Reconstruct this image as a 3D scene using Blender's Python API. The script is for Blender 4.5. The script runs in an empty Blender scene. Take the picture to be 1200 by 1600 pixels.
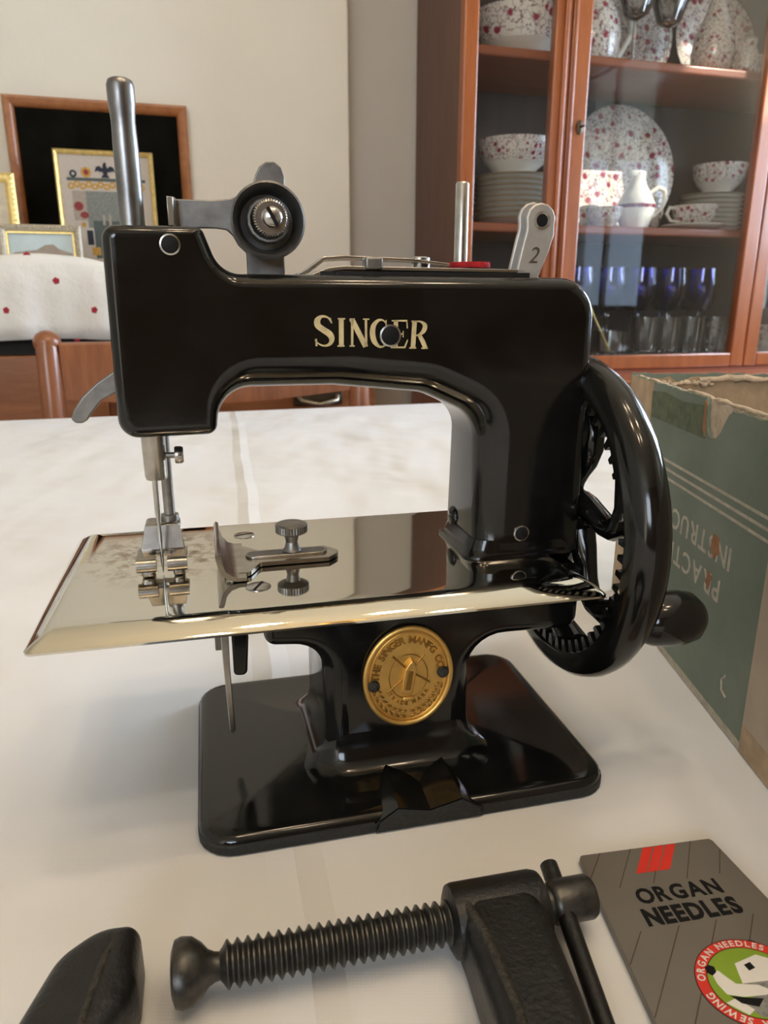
import bpy, bmesh, math, random
from mathutils import Vector, Matrix
random.seed(7)
S = 0.001                      # everything below is written in millimetres
PI = math.pi
C = bpy.context.scene.collection
scene = bpy.context.scene
def rad(d): return d * PI / 180.0

# ------------------------------------------------------------------ camera, world, light, exposure
cam_d = bpy.data.cameras.new('camera')
cam = bpy.data.objects.new('camera', cam_d); C.objects.link(cam)
cam.location = (0, 0, 0.132)
cam.rotation_euler = (rad(90 - 16.36), 0, 0)
cam_d.sensor_fit = 'VERTICAL'; cam_d.sensor_height = 36.0
cam_d.lens = 36.0 * 1138.0 / 1600.0
cam_d.clip_start = 0.005; cam_d.clip_end = 50
cam_d.dof.use_dof = True; cam_d.dof.focus_distance = 0.20; cam_d.dof.aperture_fstop = 38
scene.camera = cam

RYAW = rad(16.0)               # the room, its furniture and the table share this yaw
MYAW = rad(13.53)              # the sewing machine
def RW(a, b, z=0.0):
    return Vector(((a * math.cos(RYAW) - b * math.sin(RYAW)) * S, (a * math.sin(RYAW) + b * math.cos(RYAW)) * S, z * S))

world = bpy.data.worlds.new('world'); scene.world = world; world.use_nodes = True
bg = world.node_tree.nodes['Background']
bg.inputs[0].default_value = (0.62, 0.78, 1.0, 1); bg.inputs[1].default_value = 3.2

def area(name, loc, direction, sx, sy, power, col):
    d = bpy.data.lights.new(name, 'AREA'); d.shape = 'RECTANGLE'; d.size = sx * S; d.size_y = sy * S
    d.energy = power; d.color = col
    o = bpy.data.objects.new(name, d); C.objects.link(o); o.location = loc
    o.rotation_euler = Vector(direction).to_track_quat('-Z', 'Z').to_euler()
    return o
ROOM = dict(aL=-2100, aR=1900, bF=-2600, bB=1520, z0=-750, z1=1750)
inx = RW(-1, 0); iny = RW(0, 1)
# daylight: two windows in the right hand wall, an unseen opening added behind the camera for fill; the sun comes in through a clerestory added and sized for its patch
area('daylight_far', RW(1915, 880, 590), inx, 740, 960, 30, (0.66, 0.80, 1.0))
area('front_fill', RW(-1350, -2615, 1000), iny, 1180, 980, 21, (0.86, 0.92, 1.0))
sun_d = bpy.data.lights.new('sun', 'SUN'); sun_d.energy = 11.0; sun_d.angle = rad(0.8); sun_d.color = (1.0, 0.90, 0.74)
sun = bpy.data.objects.new('sun', sun_d); C.objects.link(sun)
sun.location = RW(3500, -500, 1500)
sun_dir = (RW(920, 1420, 350) - RW(1900, 551, 1266)).normalized()
sun.rotation_euler = sun_dir.to_track_quat('-Z', 'Y').to_euler()

vs = scene.view_settings
vs.view_transform = 'Standard'; vs.look = 'None'; vs.gamma = 1.0; vs.use_curve_mapping = False
vs.exposure = 0.45
scene.cycles.use_denoising = True
scene.cycles.max_bounces = 10; scene.cycles.transparent_max_bounces = 12
scene.cycles.caustics_reflective = False; scene.cycles.caustics_refractive = False
scene.cycles.sample_clamp_indirect = 6.0

# ------------------------------------------------------------------ materials
MATS = {}
def nt(name):
    m = bpy.data.materials.new(name); m.use_nodes = True
    t = m.node_tree; b = t.nodes['Principled BSDF']
    MATS[name] = m
    return m, t, b
def coords(t, scale=1.0, kind='Object'):
    tc = t.nodes.new('ShaderNodeTexCoord'); mp = t.nodes.new('ShaderNodeMapping')
    if isinstance(scale, (int, float)): scale = (scale,) * 3
    mp.inputs['Scale'].default_value = scale
    t.links.new(tc.outputs[kind], mp.inputs[0]); return mp.outputs[0]
def noise(t, vec, scale, detail=3, rough=0.55):
    n = t.nodes.new('ShaderNodeTexNoise'); n.inputs['Scale'].default_value = scale
    n.inputs['Detail'].default_value = detail; n.inputs['Roughness'].default_value = rough
    t.links.new(vec, n.inputs['Vector']); return n.outputs['Fac']
def ramp(t, fac, stops):
    r = t.nodes.new('ShaderNodeValToRGB'); e = r.color_ramp.elements
    while len(e) < len(stops): e.new(0.5)
    for el, (p, c) in zip(e, stops): el.position = p; el.color = (*c, 1)
    t.links.new(fac, r.inputs[0]); return r.outputs[0]
def mix(t, fac, a, b):
    m = t.nodes.new('ShaderNodeMix'); m.data_type = 'RGBA'
    if isinstance(fac, (int, float)): m.inputs[0].default_value = fac
    else: t.links.new(fac, m.inputs[0])
    for k, x in ((6, a), (7, b)):
        if isinstance(x, tuple): m.inputs[k].default_value = (*x, 1)
        else: t.links.new(x, m.inputs[k])
    return m.outputs[2]
def math_(t, op, a, b=None):
    m = t.nodes.new('ShaderNodeMath'); m.operation = op
    for k, x in ((0, a), (1, b)):
        if x is None: continue
        if isinstance(x, (int, float)): m.inputs[k].default_value = x
        else: t.links.new(x, m.inputs[k])
    return m.outputs[0]
def bump(t, b, h, strength=0.2, dist=0.0003, prev=None):
    n = t.nodes.new('ShaderNodeBump'); n.inputs['Strength'].default_value = strength; n.inputs['Distance'].default_value = dist
    t.links.new(h, n.inputs['Height'])
    if prev is not None: t.links.new(prev, n.inputs['Normal'])
    t.links.new(n.outputs[0], b.inputs['Normal']); return n.outputs[0]
def plain(name, col, rough=0.5, metal=0.0, var=0.12, nscale=60, bumps=0.0, bscale=400, bdist=0.0003, spec=0.5, coat=0.0):
    m, t, b = nt(name); v = coords(t)
    n = noise(t, v, nscale, 4)
    lo = tuple(max(0, c * (1 - var)) for c in col); hi = tuple(min(1, c * (1 + var)) for c in col)
    t.links.new(ramp(t, n, [(0.3, lo), (0.7, hi)]), b.inputs['Base Color'])
    b.inputs['Roughness'].default_value = rough; b.inputs['Metallic'].default_value = metal
    b.inputs['Specular IOR Level'].default_value = spec
    if coat: b.inputs['Coat Weight'].default_value = coat; b.inputs['Coat Roughness'].default_value = 0.06
    if bumps: bump(t, b, noise(t, v, bscale, 4), bumps, bdist)
    return m
def wood(name, dark, light, rough=0.3, axis=(1, 1, 8), scale=9, coat=0.3):
    m, t, b = nt(name); v = coords(t, axis)
    n = noise(t, v, scale, 6, 0.6); n2 = noise(t, v, scale * 6, 3)
    f = math_(t, 'ADD', math_(t, 'MULTIPLY', n, 0.75), math_(t, 'MULTIPLY', n2, 0.25))
    t.links.new(ramp(t, f, [(0.32, dark), (0.68, light)]), b.inputs['Base Color'])
    b.inputs['Roughness'].default_value = rough; b.inputs['Coat Weight'].default_value = coat; b.inputs['Coat Roughness'].default_value = 0.15
    return m

m, t, b = nt('black_enamel'); v = coords(t)
t.links.new(ramp(t, noise(t, v, 90, 5), [(0.35, (0.004, 0.0038, 0.0036)), (0.75, (0.009, 0.0085, 0.008))]), b.inputs['Base Color'])
t.links.new(ramp(t, noise(t, v, 130, 5), [(0.35, (0.10,) * 3), (0.75, (0.17,) * 3)]), b.inputs['Roughness'])
bump(t, b, noise(t, v, 260, 3), 0.06, 0.0003)
plain('black_iron', (0.008, 0.0076, 0.0075), 0.42, 0.0, 0.4, 300, 0.5, 900, 0.0004)
plain('rough_black', (0.010, 0.0105, 0.0095), 0.6, 0.0, 0.7, 900, 0.7, 1400, 0.0005)
plain('rubbed_iron', (0.03, 0.026, 0.02), 0.6, 0.0, 0.6, 900, 0.8, 1500, 0.0006)
plain('gunmetal', (0.075, 0.072, 0.066), 0.36, 0.75, 0.35, 350, 0.3, 900, 0.0002)
plain('dark_cup', (0.20, 0.195, 0.19), 0.5, 0.9, 0.3, 200, 0.1, 700, 0.0002)
plain('steel', (0.50, 0.485, 0.46), 0.27, 1.0, 0.18, 220, 0.15, 900, 0.0001)
plain('dull_steel', (0.25, 0.24, 0.225), 0.42, 1.0, 0.25, 200, 0.3, 900, 0.0001)
plain('worn_bar', (0.25, 0.245, 0.245), 0.34, 1.0, 0.3, 120, 0.2, 900, 0.0001)
plain('satin_steel', (0.52, 0.50, 0.47), 0.5, 0.8, 0.12, 220, 0.15, 900, 0.0001)
plain('worn_nickel', (0.40, 0.375, 0.34), 0.26, 1.0, 0.2, 250, 0.15, 900, 0.0001)
plain('chrome', (0.66, 0.64, 0.60), 0.09, 1.0, 0.05, 100)
plain('brass', (0.86, 0.55, 0.17), 0.42, 1.0, 0.10, 200, 0.1, 800, 0.0001)
plain('brass_shaded', (0.40, 0.22, 0.055), 0.45, 1.0, 0.2, 300)  # same brass darkened to stand in for shading on the medallion relief
plain('gilt_letter', (0.62, 0.50, 0.27), 0.5, 0.1, 0.2, 400)
plain('red_felt', (0.42, 0.012, 0.02), 0.95, 0, 0.3, 500, 0.6, 1500, 0.0005)
# nickel bed with tarnish round the needle (local coordinates of the bed, metres)
m, t, b = nt('nickel_bed'); v = coords(t)
sub = t.nodes.new('ShaderNodeVectorMath'); sub.operation = 'SUBTRACT'
t.links.new(v, sub.inputs[0]); sub.inputs[1].default_value = (-0.061, 0.006, 0.0635)
scl = t.nodes.new('ShaderNodeVectorMath'); scl.operation = 'MULTIPLY'; scl.inputs[1].default_value = (1 / 0.026, 1 / 0.024, 0)
t.links.new(sub.outputs[0], scl.inputs[0])
ln = t.nodes.new('ShaderNodeVectorMath'); ln.operation = 'LENGTH'; t.links.new(scl.outputs[0], ln.inputs[0])
fall = ramp(t, ln.outputs['Value'], [(0.35, (1, 1, 1)), (1.0, (0, 0, 0))])
blot = ramp(t, noise(t, v, 190, 8, 0.72), [(0.47, (0, 0, 0)), (0.62, (1, 1, 1))])
st = math_(t, 'MULTIPLY', math_(t, 'MULTIPLY', fall, blot), 0.75)
t.links.new(mix(t, st, (0.70, 0.675, 0.60), (0.30, 0.175, 0.065)), b.inputs['Base Color'])
b.inputs['Metallic'].default_value = 1.0
t.links.new(math_(t, 'ADD', math_(t, 'MULTIPLY', st, 0.35), 0.045), b.inputs['Roughness'])
bump(t, b, noise(t, v, 35, 2), 0.05, 0.0004)
# table linen: weave, soft wrinkles and one pressed fold line (world coordinates)
m, t, b = nt('table_linen'); v = coords(t)
b.inputs['Roughness'].default_value = 0.9; b.inputs['Sheen Weight'].default_value = 0.15
t.links.new(ramp(t, noise(t, v, 4, 4), [(0.3, (0.74, 0.735, 0.735)), (0.7, (0.79, 0.785, 0.785))]), b.inputs['Base Color'])
sx = t.nodes.new('ShaderNodeSeparateXYZ'); t.links.new(v, sx.inputs[0])
d1 = math_(t, 'ADD', sx.outputs[0], math_(t, 'MULTIPLY', math_(t, 'SUBTRACT', sx.outputs[1], 0.148), 0.215))
d1 = math_(t, 'ADD', math_(t, 'ADD', d1, 0.022), math_(t, 'MULTIPLY', math_(t, 'SUBTRACT', noise(t, v, 9, 2), 0.5), 0.006))
fold = math_(t, 'MULTIPLY', math_(t, 'SUBTRACT', 1.0, math_(t, 'MINIMUM', math_(t, 'MULTIPLY', math_(t, 'ABSOLUTE', d1), 140.0), 1.0)), 1.0)
w1 = bump(t, b, noise(t, v, 11, 2.5, 0.45), 0.9, 0.012)
mp2 = coords(t, (7, 2.2, 1)); w2 = bump(t, b, noise(t, mp2, 2.2, 2.2, 0.45), 0.8, 0.012, w1)
w3 = bump(t, b, fold, 0.75, 0.0022, w2)
wv = t.nodes.new('ShaderNodeTexWave'); wv.bands_direction = 'X'; wv.inputs['Scale'].default_value = 420; wv.inputs['Distortion'].default_value = 1.5
t.links.new(v, wv.inputs['Vector'])
wv2 = t.nodes.new('ShaderNodeTexWave'); wv2.bands_direction = 'Y'; wv2.inputs['Scale'].default_value = 420; wv2.inputs['Distortion'].default_value = 1.5
t.links.new(v, wv2.inputs['Vector'])
bump(t, b, math_(t, 'ADD', wv.outputs['Fac'], wv2.outputs['Fac']), 0.05, 0.0002, w3)

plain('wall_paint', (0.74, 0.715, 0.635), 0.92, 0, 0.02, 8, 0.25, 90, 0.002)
plain('shaded_wall_paint', (0.52, 0.495, 0.45), 0.92, 0, 0.02, 8, 0.25, 90, 0.002)  # wall colour darkened and greyed to carry the cabinet's shadow
plain('ceiling_paint', (0.76, 0.68, 0.51), 0.95, 0, 0.02, 8)
plain('front_wall_paint', (0.24, 0.15, 0.065), 0.9, 0, 0.05, 8)
wood('floor_wood', (0.13, 0.06, 0.03), (0.24, 0.12, 0.06), 0.35, (8, 1, 1), 4)
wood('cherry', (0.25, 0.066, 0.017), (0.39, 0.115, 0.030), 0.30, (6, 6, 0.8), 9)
wood('cherry_shaded', (0.115, 0.058, 0.042), (0.16, 0.084, 0.062), 0.55, (6, 6, 0.8), 9, 0.0)  # cherry dulled and darkened in place of shade on the cabinet sides
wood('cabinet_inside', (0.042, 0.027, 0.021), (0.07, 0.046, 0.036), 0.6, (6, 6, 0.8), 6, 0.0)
wood('shelf_wood', (0.22, 0.055, 0.018), (0.32, 0.085, 0.028), 0.4, (0.8, 6, 6), 9)
wood('sideboard_wood', (0.19, 0.065, 0.022), (0.33, 0.125, 0.045), 0.35, (0.8, 6, 6), 10)
wood('chair_wood', (0.20, 0.068, 0.026), (0.35, 0.13, 0.055), 0.3, (6, 6, 0.8), 9)
wood('picture_wood', (0.28, 0.10, 0.035), (0.45, 0.18, 0.065), 0.35, (4, 4, 4), 14)
wood('light_strip', (0.42, 0.25, 0.12), (0.5, 0.3, 0.15), 0.4, (0.8, 6, 6), 9)
plain('gap_shade', (0.012, 0.009, 0.007), 0.8)
plain('black_mat', (0.006, 0.0055, 0.004), 0.9, 0, 0.3, 40, spec=0.05)
plain('gilt', (0.80, 0.60, 0.22), 0.38, 0.55, 0.18, 120, 0.3, 500)
plain('silver_gilt', (0.52, 0.46, 0.36), 0.42, 0.5, 0.22, 200, 0.5, 500)
plain('cream_mat', (0.66, 0.60, 0.48), 0.85)
plain('linen_print', (0.50, 0.45, 0.40), 0.9, 0, 0.06, 300, 0.3, 1500)
plain('thread_green', (0.085, 0.105, 0.10), 0.9, 0, 0.25, 300)
plain('thread_grey', (0.20, 0.215, 0.20), 0.9, 0, 0.25, 300)
plain('thread_tan', (0.36, 0.31, 0.26), 0.9, 0, 0.2, 300)
plain('thread_red', (0.25, 0.045, 0.045), 0.9, 0, 0.25, 300)
plain('thread_gold', (0.50, 0.29, 0.07), 0.9, 0, 0.3, 300)
plain('thread_navy', (0.022, 0.028, 0.045), 0.9, 0, 0.25, 300)
plain('painted_sky', (0.52, 0.62, 0.64), 0.5, 0, 0.1, 20)
plain('painted_hill', (0.33, 0.27, 0.22), 0.6)
plain('runner_cloth', (0.80, 0.79, 0.76), 0.9, 0, 0.03, 20, 0.7, 22, 0.006)
plain('embroidery_red', (0.36, 0.022, 0.045), 0.9, 0, 0.2, 400)
plain('old_metal', (0.10, 0.075, 0.05), 0.45, 0.8)
plain('pull_metal', (0.38, 0.33, 0.26), 0.35, 0.9)
plain('china', (0.74, 0.70, 0.62), 0.16, 0, 0.04, 30, coat=0.4)
plain('china_edge', (0.25, 0.19, 0.12), 0.3, 0, 0.1, 30)
plain('maroon_band', (0.16, 0.012, 0.03), 0.3)
plain('candlestick_white', (0.70, 0.69, 0.63), 0.25)
def floral(name, s):
    m, t, b = nt(name); v = coords(t)
    def vor(scale, lo, hi, rnd=1.0):
        n = t.nodes.new('ShaderNodeTexVoronoi'); n.inputs['Scale'].default_value = scale; n.inputs['Randomness'].default_value = rnd
        t.links.new(warp, n.inputs['Vector']); return ramp(t, n.outputs['Distance'], [(lo, (1, 1, 1)), (hi, (0, 0, 0))])
    nn = t.nodes.new('ShaderNodeTexNoise'); nn.inputs['Scale'].default_value = s * 3; t.links.new(v, nn.inputs['Vector'])
    ad = t.nodes.new('ShaderNodeVectorMath'); ad.operation = 'MULTIPLY_ADD'; ad.inputs[1].default_value = (0.3 / s,) * 3
    t.links.new(nn.outputs['Color'], ad.inputs[0]); t.links.new(v, ad.inputs[2]); warp = ad.outputs[0]
    big = vor(s, 0.24, 0.31); small = vor(s * 2.4, 0.18, 0.28)
    vine = ramp(t, math_(t, 'ABSOLUTE', math_(t, 'SUBTRACT', noise(t, v, s * 2.0, 2), 0.5)), [(0.012, (1, 1, 1)), (0.03, (0, 0, 0))])
    c = mix(t, vine, (0.74, 0.70, 0.62), (0.22, 0.11, 0.14))
    c = mix(t, math_(t, 'MULTIPLY', small, 0.75), c, (0.20, 0.06, 0.10))
    c = mix(t, big, c, (0.28, 0.022, 0.055))
    t.links.new(c, b.inputs['Base Color']); b.inputs['Roughness'].default_value = 0.15; b.inputs['Coat Weight'].default_value = 0.4
    return m
floral('floral_china', 42); floral('floral_china_fine', 70)
def thin_glass(name, tint, refl=1.0):
    m = bpy.data.materials.new(name); m.use_nodes = True; t = m.node_tree; MATS[name] = m
    for n in list(t.nodes): t.nodes.remove(n)
    o = t.nodes.new('ShaderNodeOutputMaterial'); tr = t.nodes.new('ShaderNodeBsdfTransparent'); g = t.nodes.new('ShaderNodeBsdfGlossy')
    tr.inputs[0].default_value = (*tint, 1); g.inputs['Roughness'].default_value = 0.02
    fr = t.nodes.new('ShaderNodeFresnel'); fr.inputs['IOR'].default_value = 1.5
    fc = math_(t, 'MULTIPLY', fr.outputs[0], refl)
    ms = t.nodes.new('ShaderNodeMixShader'); t.links.new(fc, ms.inputs[0]); t.links.new(tr.outputs[0], ms.inputs[1]); t.links.new(g.outputs[0], ms.inputs[2])
    t.links.new(ms.outputs[0], o.inputs[0]); return m
thin_glass('pane_glass', (0.97, 0.98, 0.98), 0.5)
thin_glass('clear_crystal', (0.86, 0.87, 0.86), 2.6)
thin_glass('blue_crystal', (0.30, 0.28, 0.86), 2.2)
# worn box papers
m, t, b = nt('box_green'); v = coords(t)
c = ramp(t, noise(t, v, 22, 6, 0.6), [(0.3, (0.12, 0.155, 0.115)), (0.7, (0.20, 0.235, 0.19))])
scr = ramp(t, noise(t, coords(t, (1, 1, 6)), 120, 6, 0.7), [(0.66, (0, 0, 0)), (0.74, (1, 1, 1))])
c = mix(t, math_(t, 'MULTIPLY', scr, 0.5), c, (0.42, 0.36, 0.26))
t.links.new(c, b.inputs['Base Color']); b.inputs['Roughness'].default_value = 0.75
bump(t, b, noise(t, v, 300, 4), 0.3, 0.0004)
plain('box_label_dark', (0.085, 0.105, 0.055), 0.7, 0, 0.35, 250, 0.3, 500)
plain('box_print', (0.44, 0.39, 0.31), 0.8, 0, 0.2, 300)
plain('box_kraft', (0.40, 0.29, 0.18), 0.9, 0, 0.25, 90, 0.6, 250, 0.001)
plain('box_torn', (0.55, 0.44, 0.32), 0.95, 0, 0.25, 200, 0.9, 400, 0.001)
plain('box_beige', (0.42, 0.34, 0.26), 0.85, 0, 0.12, 60, 0.3, 300)
plain('box_rust', (0.30, 0.14, 0.06), 0.9, 0, 0.3, 200)
plain('card_grey', (0.195, 0.175, 0.15), 0.42, 0.25, 0.06, 60)
plain('card_line', (0.07, 0.045, 0.035), 0.6)
plain('ink_black', (0.010, 0.010, 0.011), 0.6, spec=0.15)
plain('ink_red', (0.70, 0.035, 0.02), 0.5)
plain('ink_green', (0.23, 0.36, 0.025), 0.5)
plain('ink_white', (0.75, 0.73, 0.69), 0.6)
plain('ink_grey', (0.24, 0.24, 0.23), 0.6, 0, 0.4, 900)
plain('leaf', (0.20, 0.26, 0.03), 0.6, 0, 0.5, 30)
plain('bark', (0.10, 0.07, 0.05), 0.9)
m, t, b = nt('bulb_glow'); b.inputs['Emission Color'].default_value = (1.0, 0.62, 0.28, 1); b.inputs['Emission Strength'].default_value = 40
b.inputs['Base Color'].default_value = (1, 0.9, 0.7, 1)

# ------------------------------------------------------------------ mesh building
class MB:
    def __init__(s): s.v = []; s.f = []
    def add(s, vs_, fs):
        o = len(s.v); s.v += [tuple(p) for p in vs_]; s.f += [tuple(o + i for i in f) for f in fs]; return s
    def box(s, x0, x1, y0, y1, z0, z1):
        return s.add([(x, y, z) for z in (z0, z1) for y in (y0, y1) for x in (x0, x1)],
                     [(0, 2, 3, 1), (4, 5, 7, 6), (0, 1, 5, 4), (2, 6, 7, 3), (0, 4, 6, 2), (1, 3, 7, 5)])
    def rings(s, rr, cap0=True, cap1=True, closed=True):
        n = len(rr[0]); V = [p for r in rr for p in r]; F = []
        for k in range(len(rr) - 1):
            for i in range(n if closed else n - 1):
                j = (i + 1) % n
                F.append((k * n + i, k * n + j, (k + 1) * n + j, (k + 1) * n + i))
        if cap0: F.append(tuple(range(n)))
        if cap1: F.append(tuple((len(rr) - 1) * n + i for i in range(n)))
        return s.add(V, F)
    def lathe(s, prof, n=24, c=(0, 0, 0), ax='z', cap0=True, cap1=True, sc=(1, 1)):
        rr = []
        for r, h in prof:
            ring = []
            for i in range(n):
                a = 2 * PI * i / n; p = r * math.cos(a) * sc[0]; q = r * math.sin(a) * sc[1]
                ring.append({'z': (c[0] + p, c[1] + q, c[2] + h), 'y': (c[0] + p, c[1] + h, c[2] + q), 'x': (c[0] + h, c[1] + p, c[2] + q)}[ax])
            rr.append(ring)
        return s.rings(rr, cap0, cap1)
    def tube(s, path, r, n=10, flat=(1, 1), up=(0, 0, 1)):
        P = [Vector(p) for p in path]; rr = []
        for i, p in enumerate(P):
            d = (P[min(i + 1, len(P) - 1)] - P[max(i - 1, 0)]).normalized()
            u = Vector(up)
            if abs(d.dot(u)) > 0.95: u = Vector((1, 0, 0))
            a = d.cross(u).normalized(); b_ = a.cross(d).normalized()
            R = r[i] if isinstance(r, (list, tuple)) else r
            rr.append([tuple(p + a * (R * flat[0] * math.cos(2 * PI * k / n)) + b_ * (R * flat[1] * math.sin(2 * PI * k / n))) for k in range(n)])
        return s.rings(rr)
    def prism(s, poly, h0, h1, pl='xy'):
        f = {'xy': lambda p, h: (p[0], p[1], h), 'xz': lambda p, h: (p[0], h, p[1]), 'yz': lambda p, h: (h, p[0], p[1])}[pl]
        return s.rings([[f(p, h0) for p in poly], [f(p, h1) for p in poly]])
    def ball(s, c, r, n=12, m_=8, sc=(1, 1, 1)):
        rr = []
        for k in range(m_ + 1):
            t_ = PI * k / m_; q = max(math.sin(t_), 0.02)
            rr.append([(c[0] + r * sc[0] * q * math.cos(2 * PI * i / n), c[1] + r * sc[1] * q * math.sin(2 * PI * i / n), c[2] - r * sc[2] * math.cos(t_)) for i in range(n)])
        return s.rings(rr)
    def xf(s, fn): s.v = [tuple(fn(p)) for p in s.v]; return s
    def mesh(s, name, mat, smooth=35, normals=True):
        me = bpy.data.meshes.new(name)
        me.from_pydata([(x * S, y * S, z * S) for x, y, z in s.v], [], s.f)
        if normals:
            bm = bmesh.new(); bm.from_mesh(me); bmesh.ops.recalc_face_normals(bm, faces=bm.faces); bm.to_mesh(me); bm.free()
        if smooth:
            me.shade_smooth(); me.set_sharp_from_angle(angle=rad(smooth))
        me.materials.append(MATS[mat]); return me
    def build(s, name, mat, parent=None, smooth=35, bevel=0, seg=3, loc=None, rot=None, label=None, kind=None, normals=True):
        o = bpy.data.objects.new(name, s.mesh(name, mat, smooth, normals)); C.objects.link(o)
        o.parent = parent
        if loc is not None: o.location = loc
        if rot is not None: o.rotation_euler = rot
        if label: o['label'] = label
        if kind: o['kind'] = kind
        if bevel:
            md = o.modifiers.new('bevel', 'BEVEL'); md.width = bevel * S; md.segments = seg; md.limit_method = 'ANGLE'; md.angle_limit = rad(30)
            md.harden_normals = False
        return o
def thing(name, label, cat, loc=(0, 0, 0), rz=0.0, group=None):
    o = bpy.data.objects.new(name, None); C.objects.link(o); o.empty_display_size = 0.02
    o.location = loc; o.rotation_euler = (0, 0, rz); o['label'] = label; o['category'] = cat
    if group: o['group'] = group
    return o
def tag(o, label, cat, group=None):
    o['label'] = label; o['category'] = cat
    if group: o['group'] = group
    return o
def rthing(name, label, cat, a, b, z, group=None, extra=0.0): return thing(name, label, cat, RW(a, b, z), RYAW + extra, group)
def copy_tree(o, parent=None):
    c = o.copy(); C.objects.link(c); c.parent = parent
    for ch in list(o.children): copy_tree(ch, c)
    return c
def struct(o): o['kind'] = 'structure'; return o

def fillet(poly, n=6):
    """poly: (x, y, r) counter-clockwise -> list of points"""
    out = []
    for i, (x, y, r) in enumerate(poly):
        p = Vector((x, y)); a = Vector(poly[i - 1][:2]); c = Vector(poly[(i + 1) % len(poly)][:2])
        if r <= 0: out.append((x, y)); continue
        d0 = (p - a).normalized(); d1 = (c - p).normalized()
        ang = d0.angle(d1); L = r * math.tan(ang / 2)
        s0 = p - d0 * L; side = 1 if d0.x * d1.y - d0.y * d1.x > 0 else -1
        cen = s0 + Vector((-d0.y, d0.x)) * side * r
        for k in range(n + 1):
            th = ang * k / n * side; w = s0 - cen
            out.append(tuple(cen + Vector((w.x * math.cos(th) - w.y * math.sin(th), w.x * math.sin(th) + w.y * math.cos(th)))))
    return out
def rrect(x0, x1, y0, y1, r, n=6): return fillet([(x0, y0, r), (x1, y0, r), (x1, y1, r), (x0, y1, r)], n)

def pillow(mb, poly, er, h0, h1, back=None, seg=7, n=7, pl='xz'):
    """solid with rounded front (h0) and back (h1) edges. poly: (p, q, fillet); er: rounding of edge i (i -> i+1), counter-clockwise"""
    N = len(poly)
    back = back or [min(e, 3.0) for e in er]
    def ring(t_, rad_):
        ins = [e * (1 - math.cos(t_)) for e in rad_]; dep = [e * (1 - math.sin(t_)) for e in rad_]
        L = []
        for i in range(N):
            a = Vector(poly[i][:2]); c = Vector(poly[(i + 1) % N][:2]); d = (c - a).normalized()
            L.append((a + Vector((-d.y, d.x)) * ins[i], d))
        pts = []
        V = []
        for i in range(N):
            (p0, d0), (p1, d1) = L[i - 1], L[i]
            cr = d0.x * d1.y - d0.y * d1.x
            if abs(cr) < 1e-4: V.append((p0 + p1) / 2 if i else p1)
            else:
                w = p1 - p0; V.append(p0 + d0 * ((w.x * d1.y - w.y * d1.x) / cr))
        for i in range(N):
            p = V[i]; d0 = L[i - 1][1]; d1 = L[i][1]; r = poly[i][2]
            cr = d0.x * d1.y - d0.y * d1.x; av = (ins[i - 1] + ins[i]) / 2
            if r <= 0: pts.append((p.x, p.y, (dep[i - 1] + dep[i]) / 2)); continue
            rr_ = max(r - av, 0.35) if cr > 0 else r + av
            ang = d0.angle(d1); T = rr_ * math.tan(ang / 2); s0 = p - d0 * T; side = 1 if cr > 0 else -1
            cen = s0 + Vector((-d0.y, d0.x)) * side * rr_
            for k in range(n + 1):
                th = ang * k / n * side; w = s0 - cen; f = k / n
                q = cen + Vector((w.x * math.cos(th) - w.y * math.sin(th), w.x * math.sin(th) + w.y * math.cos(th)))
                pts.append((q.x, q.y, dep[i - 1] * (1 - f) + dep[i] * f))
        return pts
    mp = {'xz': lambda p, q, h: (p, h, q), 'xy': lambda p, q, h: (p, q, h), 'yz': lambda p, q, h: (h, p, q)}[pl]
    sg = 1 if h1 > h0 else -1
    rr = []
    last = ring(PI / 2, er)
    inner = ring(PI / 2, [e + 0.25 for e in er]); inner = [(p, q, last[i][2]) for i, (p, q, _) in enumerate(inner)]
    rr.append([mp(p, q, h0) for p, q, d in inner])
    for k in range(seg + 1):
        rr.append([mp(p, q, h0 + sg * d) for p, q, d in ring(PI / 2 * (1 - k / seg), er)])
    for k in range(seg + 1):
        rr.append([mp(p, q, h1 - sg * d) for p, q, d in ring(PI / 2 * k / seg, back)])
    inner = ring(PI / 2, [e + 0.25 for e in back])
    rr.append([mp(p, q, h1) for p, q, d in inner])
    return mb.rings(rr)
_tc = {}
def glyph(ch, bold=0.0):
    if (ch, bold) in _tc: return _tc[(ch, bold)]
    cu = bpy.data.curves.new('t', 'FONT'); cu.body = ch; cu.size = 1.0; cu.offset = bold; cu.resolution_u = 3
    ob = bpy.data.objects.new('t', cu); C.objects.link(ob)
    dg = bpy.context.evaluated_depsgraph_get()
    me = bpy.data.meshes.new_from_object(ob.evaluated_get(dg))
    V = [(v_.co.x, v_.co.y) for v_ in me.vertices]; F = [tuple(p.vertices) for p in me.polygons]
    bpy.data.objects.remove(ob); bpy.data.curves.remove(cu); bpy.data.meshes.remove(me)
    x0 = min(p[0] for p in V); x1 = max(p[0] for p in V)
    _tc[(ch, bold)] = ([(x - x0, y) for x, y in V], F, x1 - x0); return _tc[(ch, bold)]
def text_width(s, size, gap, bold=0.0): return sum((glyph(c, bold)[2] if c != ' ' else 0.3) * size + gap for c in s) - gap
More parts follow.
